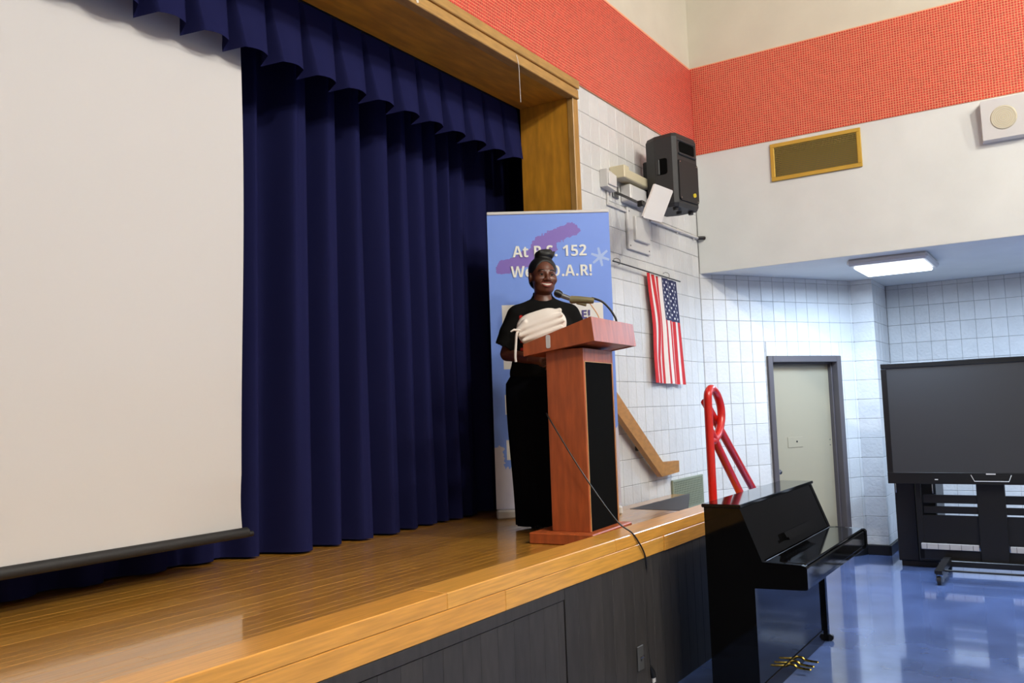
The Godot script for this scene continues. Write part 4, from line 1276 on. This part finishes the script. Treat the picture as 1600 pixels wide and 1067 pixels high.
func banner() -> void:
	var w := 0.87
	var y0 := 0.065
	var y1 := 2.135
	var t := thing("roll_up_banner", "blue roll-up banner with white lettering and a violet brush stroke", "banner", Vector3(5.092, SY, -3.447), deg_to_rad(-54.8))
	pbox(t, "cassette", Vector3(0, 0.0, -0.075), Vector3(w, 0.062, 0.045), M.white_metal, 0.012)
	part(t, "pole", tube([Vector3(w * 0.5, 0.05, -0.03), Vector3(w * 0.5, y1, -0.02)], 0.008, 8), M.grey_metal)
	part(t, "top_rail", cbox(Vector3(w, 0.022, 0.014), 0.004), M.white_plastic, Vector3(w * 0.5, y1 + 0.004, 0))
	# print: flat colours, brush strokes and label strips
	var W := 435
	var H := 1035
	var px := W / w
	var im := Image.create(W, H, false, Image.FORMAT_RGB8)
	var n := FastNoiseLite.new()
	n.seed = 21
	n.frequency = 0.02
	var strokes := [[Vector2(0.36, 0.215), Vector2(0.60, 0.125), 0.055], [Vector2(0.10, 0.385), Vector2(0.33, 0.31), 0.055], [Vector2(0.26, 0.33), Vector2(0.44, 0.24), 0.06]]
	for y in H:
		for x in W:
			var p := Vector2(x, y) / px
			var c := Color(0.47, 0.60, 0.92)
			var g := n.get_noise_2d(x * 0.35, y * 2.6)
			for s in strokes:
				if seg_dist(p, s[0], s[1]) + 0.018 * g < s[2] * (0.9 + 0.25 * n.get_noise_2d(x * 3.0, y * 0.7)):
					c = Color(0.50, 0.40, 0.73)
			# torn white paint at the foot
			var edge := 1.665 - 0.16 * p.x + 0.05 * n.get_noise_2d(x * 1.3, 50.0) + 0.02 * n.get_noise_2d(x * 5.0, y * 2.0)
			if absf(p.x - 0.12) < 0.055 + 0.02 * g:
				edge += 0.145
			if p.y > edge:
				var k := 0.035 * n.get_noise_2d(x * 0.5, y * 0.5)
				c = Color(0.79 + k, 0.78 + k, 0.84 + k * 0.5)
			for i in 4:
				var top := 0.652 + 0.3145 * i
				if p.x > 0.083 and p.x < 0.800 and p.y > top and p.y < top + 0.137:
					c = Color(0.90, 0.89, 0.87)
			# pale asterisk
			var q := p - Vector2(0.795, 0.325)
			for k in 3:
				var d := Vector2.from_angle(0.35 + PI * k / 3.0)
				if absf(q.dot(d)) < 0.068 and absf(q.cross(d)) < 0.007 - 0.05 * absf(q.dot(d)) + 0.004:
					c = Color(0.66, 0.75, 0.93)
			im.set_pixel(x, y, c)
	var m := mat("banner_print", Color(1, 1, 1), 0.45)
	m.albedo_texture = ImageTexture.create_from_image(im)
	var sh := func(u: float, v: float) -> Vector3: return Vector3(w * u, lerpf(y1, y0, v), 0.006 * sin(PI * v) * cos(PI * (u - 0.5)))
	var pr := part(t, "printed_sheet", sheet(sh, 12, 24, true, 0.001), m)
	var font := SystemFont.new()
	font.font_names = PackedStringArray(["Droid Sans"])
	font.font_weight = 700
	for r in [["At P.S. 152", 0.175, 0.700, 0.322], ["We S.O.A.R!", 0.160, 0.735, 0.465]]:
		var tm := TextMesh.new()
		tm.text = r[0]
		tm.font = font
		tm.font_size = 64
		tm.depth = 0.002
		tm.pixel_size = 0.0017
		tm.horizontal_alignment = HORIZONTAL_ALIGNMENT_CENTER
		tm.vertical_alignment = VERTICAL_ALIGNMENT_CENTER
		var o := part(pr, "lettering", tm, M.lettering, Vector3((r[1] + r[2]) * 0.5, y1 - (r[3] as float) + 0.045, 0.007))
		var tw := tm.get_aabb().size.x
		if tw > 0.01:
			o.scale.x = (r[2] - r[1]) / tw
	var e := TextMesh.new()
	e.text = "E!"
	e.font = font
	e.font_size = 64
	e.depth = 0.002
	e.pixel_size = 0.0013
	part(pr, "lettering", e, M.letter_violet, Vector3(0.675, y1 - 0.735, 0.0075))

# ------------------------------------------------------------------ person
func hand(prims: Array, wrist: Vector3, palm: Vector3, across: Vector3, curl: Vector3, thumb: Vector3) -> void:
	# wrist -> palm centre -> knuckles; four fingers bent towards `curl`, thumb off the side
	var dir := (palm - wrist).normalized()
	prims.append(cap(wrist, palm, 0.026, 0.030, 0.012))
	for k in 4:
		var o := across * (0.021 * (k - 1.5))
		var len_: float = [0.068, 0.078, 0.073, 0.058][k]
		var kn := palm + dir * 0.030 + o
		var j1 := kn + (dir * 0.9 + curl * 0.35).normalized() * len_ * 0.45
		var j2 := j1 + (dir * 0.55 + curl * 0.8).normalized() * len_ * 0.32
		var j3 := j2 + (dir * 0.15 + curl * 1.0).normalized() * len_ * 0.28
		prims.append(cap(palm + o * 0.8, kn, 0.013, 0.0105, 0.008))
		prims.append(cap(kn, j1, 0.0100, 0.0092, 0.003))
		prims.append(cap(j1, j2, 0.0092, 0.0086, 0.003))
		prims.append(cap(j2, j3, 0.0086, 0.0075, 0.003))
	var tb := palm - dir * 0.02 + thumb * 0.024
	var t1 := tb + (thumb * 0.6 + dir * 0.8).normalized() * 0.035
	var t2 := t1 + (dir * 0.9 + curl * 0.5).normalized() * 0.03
	prims.append(cap(palm - dir * 0.03, tb, 0.018, 0.014, 0.008))
	prims.append(cap(tb, t1, 0.0125, 0.0105, 0.004))
	prims.append(cap(t1, t2, 0.0105, 0.0088, 0.003))

func turned(p: Dictionary, b: Basis, about: Vector3) -> Dictionary:
	var o := p.duplicate()
	if o.has("r"):
		o.r = (o.r as Vector3) * b.get_scale()
	for k in ["a", "b", "c"]:
		if o.has(k):
			o[k] = about + b * ((o[k] as Vector3) - about)
	return o

func person() -> void:
	var P := thing("person", "person in a black T-shirt and long dark skirt smiling behind the lectern", "person", Vector3(4.855, SY, -2.872), deg_to_rad(-52))
	P.scale = Vector3.ONE * 1.02
	var neck := Vector3(0, 1.46, 0.0)
	var hb := Basis(Vector3(0, 0, 1), -0.05) * Basis(Vector3(0, 1, 0), 0.16) * Basis(Vector3(1, 0, 0), 0.02)
	var hs_ := hb * Basis.from_scale(Vector3(1.08, 0.955, 1.03))
	# body: trunk, legs and arms; hands and head on finer grids of the same mesh
	var body := begin()
	var R := Vector3(-0.180, 1.330, -0.005)
	var RE := Vector3(-0.232, 1.085, -0.045)
	var RW := Vector3(-0.115, 1.035, 0.165)
	var LE := Vector3(0.25, 1.09, 0.0)
	var LW := Vector3(0.10, 1.02, 0.185)
	var LS := Vector3(0.180, 1.330, -0.005)
	blob(body, [ell(Vector3(0, 0.92, -0.01), Vector3(0.17, 0.14, 0.125), 0.04), ell(Vector3(0, 1.22, 0.0), Vector3(0.165, 0.2, 0.11), 0.05),
		cap(Vector3(-0.16, 1.335, 0), Vector3(0, 1.375, 0), 0.040, 0.042, 0.03), cap(Vector3(0.16, 1.335, 0), Vector3(0, 1.375, 0), 0.040, 0.042, 0.03), cap(Vector3(0, 1.36, -0.012), Vector3(0, 1.50, 0.012), 0.056, 0.050, 0.03),
		cap(R, RE, 0.046, 0.042, 0.02), cap(RE, RW, 0.045, 0.029, 0.015), cap(LS, LE, 0.046, 0.042, 0.02), cap(LE, LW, 0.045, 0.029, 0.015),
		cap(Vector3(-0.09, 0.9, 0), Vector3(-0.09, 0.48, 0.012), 0.085, 0.058, 0.03), cap(Vector3(-0.09, 0.48, 0.012), Vector3(-0.09, 0.06, -0.01), 0.058, 0.036, 0.02),
		cap(Vector3(0.09, 0.9, 0), Vector3(0.09, 0.48, 0.012), 0.085, 0.058, 0.03), cap(Vector3(0.09, 0.48, 0.012), Vector3(0.09, 0.06, -0.01), 0.058, 0.036, 0.02)], 0.011)
	var hr := []
	hand(hr, RW, RW + Vector3(0.065, -0.012, 0.055), Vector3(0.15, 0.95, 0.1).normalized() * -1.0, Vector3(0.75, -0.35, -0.35).normalized(), Vector3(0.1, 0.85, 0.3).normalized())
	blob(body, hr, 0.0034)
	var hl := []
	hand(hl, LW, LW + Vector3(-0.06, -0.005, 0.06), Vector3(-0.15, 0.95, 0.1).normalized() * -1.0, Vector3(-0.75, -0.35, -0.35).normalized(), Vector3(-0.1, 0.85, 0.3).normalized())
	blob(body, hl, 0.0034)
	var head := [ell(Vector3(0, 1.605, -0.008), Vector3(0.0735, 0.088, 0.094), 0.02), ell(Vector3(0, 1.545, 0.028), Vector3(0.063, 0.085, 0.068), 0.03),
		cap(Vector3(-0.023, 1.492, 0.045), Vector3(0.023, 1.492, 0.045), 0.032, 0.032, 0.03), ell(Vector3(0, 1.474, 0.066), Vector3(0.026, 0.022, 0.024), 0.02),
		ell(Vector3(-0.040, 1.541, 0.066), Vector3(0.028, 0.026, 0.026), 0.018), ell(Vector3(0.040, 1.541, 0.066), Vector3(0.028, 0.026, 0.026), 0.018),
		ell(Vector3(0, 1.510, 0.080), Vector3(0.034, 0.024, 0.020), 0.015),
		cap(Vector3(-0.030, 1.594, 0.079), Vector3(0.030, 1.594, 0.079), 0.012, 0.012, 0.014),
		ell(Vector3(-0.031, 1.574, 0.104), Vector3(0.020, 0.011, 0.016), 0.010, true), ell(Vector3(0.031, 1.574, 0.104), Vector3(0.020, 0.011, 0.016), 0.010, true),
		cap(Vector3(0, 1.582, 0.089), Vector3(0, 1.541, 0.106), 0.0085, 0.0125, 0.010), ell(Vector3(-0.014, 1.537, 0.098), Vector3(0.010, 0.009, 0.012), 0.006), ell(Vector3(0.014, 1.537, 0.098), Vector3(0.010, 0.009, 0.012), 0.006),
		cap(Vector3(-0.029, 1.515, 0.094), Vector3(0.0, 1.503, 0.110), 0.0078, 0.0100, 0.004, true), cap(Vector3(0.0, 1.503, 0.110), Vector3(0.029, 1.515, 0.094), 0.0100, 0.0078, 0.004, true),
		ell(Vector3(-0.076, 1.560, -0.004), Vector3(0.011, 0.031, 0.019), 0.008), ell(Vector3(0.076, 1.560, -0.004), Vector3(0.011, 0.031, 0.019), 0.008),
		cap(Vector3(0, 1.44, -0.005), Vector3(0, 1.52, 0.01), 0.052, 0.050, 0.03)]
	var th := []
	for p in head:
		th.append(turned(p, hs_, neck))
	blob(body, th, 0.0034)
	part(P, "body", body.commit(), M.skin)
	var at := func(v: Vector3) -> Vector3: return neck + hs_ * (v - neck)
	# face details
	for s in [-1.0, 1.0]:
		var eye := part(P, "eye", lathe([Vector2(0, -0.0125), Vector2(0.0075, -0.010), Vector2(0.0122, -0.003), Vector2(0.0122, 0.003), Vector2(0.0075, 0.010), Vector2(0, 0.0125)], 16), M.eye_white, at.call(Vector3(0.031 * s, 1.573, 0.0795)))
		part(eye, "iris", lathe([Vector2(0, 0.0022), Vector2(0.0055, 0.0016), Vector2(0.0074, 0.0)], 14), M.iris, hb * Vector3(0, 0.0, 0.0112), (hb * Basis(Vector3(1, 0, 0), PI / 2)).get_euler())
		part(P, "upper_lid", tube([at.call(Vector3(0.0165 * s, 1.573, 0.086)), at.call(Vector3(0.024 * s, 1.5805, 0.0905)), at.call(Vector3(0.033 * s, 1.5825, 0.0905)), at.call(Vector3(0.042 * s, 1.578, 0.0865)), at.call(Vector3(0.047 * s, 1.572, 0.081))], [0.002, 0.0042, 0.0046, 0.004, 0.002], 8), M.skin)
		part(P, "eyebrow", tube([at.call(Vector3(0.014 * s, 1.597, 0.0925)), at.call(Vector3(0.028 * s, 1.603, 0.0925)), at.call(Vector3(0.042 * s, 1.602, 0.0865)), at.call(Vector3(0.052 * s, 1.594, 0.077))], [0.0025, 0.0034, 0.003, 0.0012], 8), M.hair)
	part(P, "teeth", tube([at.call(Vector3(-0.029, 1.5155, 0.0865)), at.call(Vector3(-0.015, 1.508, 0.0965)), at.call(Vector3(0.0, 1.5055, 0.0998)), at.call(Vector3(0.015, 1.508, 0.0965)), at.call(Vector3(0.029, 1.5155, 0.0865))], [0.003, 0.0066, 0.0076, 0.0066, 0.003], 8), M.teeth)
	var mouth := part(P, "lips", tube([at.call(Vector3(-0.035, 1.5185, 0.0840)), at.call(Vector3(-0.017, 1.5155, 0.0985)), at.call(Vector3(-0.004, 1.5145, 0.1030)), at.call(Vector3(0.004, 1.5145, 0.1030)), at.call(Vector3(0.017, 1.5155, 0.0985)), at.call(Vector3(0.035, 1.5185, 0.0840))], [0.002, 0.0036, 0.0042, 0.0042, 0.0036, 0.002], 8), M.lips)
	part(mouth, "lower_lip", tube([at.call(Vector3(-0.034, 1.5165, 0.0840)), at.call(Vector3(-0.017, 1.4985, 0.0975)), at.call(Vector3(0.0, 1.4935, 0.1020)), at.call(Vector3(0.017, 1.4985, 0.0975)), at.call(Vector3(0.034, 1.5165, 0.0840))], [0.002, 0.0048, 0.0058, 0.0048, 0.002], 8), M.lips)
	# hair drawn up into a bun
	var hairs := [ell(Vector3(0, 1.618, -0.016), Vector3(0.083, 0.090, 0.099), 0.015), ell(Vector3(0, 1.555, -0.045), Vector3(0.072, 0.075, 0.066), 0.02),
		ell(Vector3(0, 1.545, 0.085), Vector3(0.066, 0.118, 0.088), 0.012, true), ell(Vector3(-0.078, 1.555, 0.01), Vector3(0.022, 0.036, 0.030), 0.006, true), ell(Vector3(0.078, 1.555, 0.01), Vector3(0.022, 0.036, 0.030), 0.006, true),
		ell(Vector3(0.008, 1.716, -0.006), Vector3(0.058, 0.038, 0.052), 0.014), cap(Vector3(-0.025, 1.730, 0.022), Vector3(0.035, 1.742, 0.018), 0.014, 0.012, 0.010), cap(Vector3(0.045, 1.708, 0.02), Vector3(0.062, 1.738, 0.015), 0.013, 0.006, 0.008)]
	var hh := []
	for p in hairs:
		hh.append(turned(p, hs_, neck))
	var hs := begin()
	blob(hs, hh, 0.0038)
	part(P, "hair", hs.commit(), M.hair)
	# T-shirt with a red print on the chest
	var n := FastNoiseLite.new()
	n.seed = 5
	n.frequency = 22.0
	var dye := func(v: Vector3, nn: Vector3) -> Color:
		if nn.z > 0.25 and absf(v.x + 0.035) < 0.125 and v.y > 1.09 and v.y < (1.318 if v.x < -0.015 else 1.295) and n.get_noise_3d(v.x, v.y * 1.4, 0.0) > -0.12:
			return Color(0.52, 0.035, 0.03)
		return Color(0.0115, 0.0105, 0.0115)
	var shp := []
	for s in [-1.0, 1.0]:
		shp.append(cap(Vector3(0.168 * s, 1.318, -0.004), Vector3(0.210 * s, 1.215, -0.018), 0.066, 0.070, 0.02))
		shp.append(cap(Vector3(0.210 * s, 1.215, -0.018), Vector3(0.236 * s, 1.130, -0.035), 0.070, 0.076, 0.01))
		shp.append(cap(Vector3(0.266 * s, 1.055, -0.048), Vector3(0.285 * s, 0.96, -0.07), 0.105, 0.12, 0.004, true))
	shp.append_array([ell(Vector3(0, 1.235, 0.0), Vector3(0.192, 0.19, 0.128), 0.03), ell(Vector3(0, 1.06, 0.005), Vector3(0.195, 0.20, 0.142), 0.05), ell(Vector3(-0.075, 1.21, 0.085), Vector3(0.082, 0.085, 0.062), 0.04), ell(Vector3(0.075, 1.21, 0.085), Vector3(0.082, 0.085, 0.062), 0.04),
		cap(Vector3(-0.15, 1.330, -0.004), Vector3(0, 1.385, -0.004), 0.058, 0.056, 0.03), cap(Vector3(0.15, 1.330, -0.004), Vector3(0, 1.385, -0.004), 0.058, 0.056, 0.03), cap(Vector3(0, 1.36, -0.012), Vector3(0, 1.44, -0.002), 0.078, 0.066, 0.02),
		ell(Vector3(0, 0.95, 0.0), Vector3(0.225, 0.12, 0.155), 0.05), ell(Vector3(0, 0.83, 0), Vector3(0.4, 0.075, 0.35), 0.006, true),
		cap(Vector3(0, 1.452, 0.020), Vector3(0, 1.57, 0.04), 0.066, 0.075, 0.006, true)])
	var ss := begin()
	blob(ss, shp, 0.0085, true, dye)
	part(P, "shirt", ss.commit(), M.shirt)
	# long skirt
	var sk := func(u: float, v: float) -> Vector3:
		var a := TAU * u
		var y := lerpf(1.02, 0.022, v)
		var rx := lerpf(0.175, 0.255, smoothstep(0.0, 0.14, v)) - 0.035 * smoothstep(0.2, 1.0, v)
		var rz := lerpf(0.125, 0.165, smoothstep(0.0, 0.14, v)) + 0.01 * v
		var fold := 1.0 + 0.022 * v * sin(a * 9.0 + 1.0) + 0.012 * v * sin(a * 17.0)
		return Vector3(cos(a) * rx * fold, y, -sin(a) * rz * fold)
	part(P, "skirt", sheet(sk, 96, 24, false, 0.003), M.skirt)
	for s in [-1.0, 1.0]:
		var sh := begin()
		blob(sh, [cap(Vector3(0.09 * s, 0.035, -0.04), Vector3(0.095 * s, 0.030, 0.13), 0.034, 0.028, 0.02), ell(Vector3(0.095 * s, 0.018, 0.06), Vector3(0.042, 0.02, 0.125), 0.01), ell(Vector3(0.09 * s, 0.022, -0.05), Vector3(0.034, 0.022, 0.034), 0.01)], 0.006)
		part(P, "shoe", sh.commit(), M.shoe)
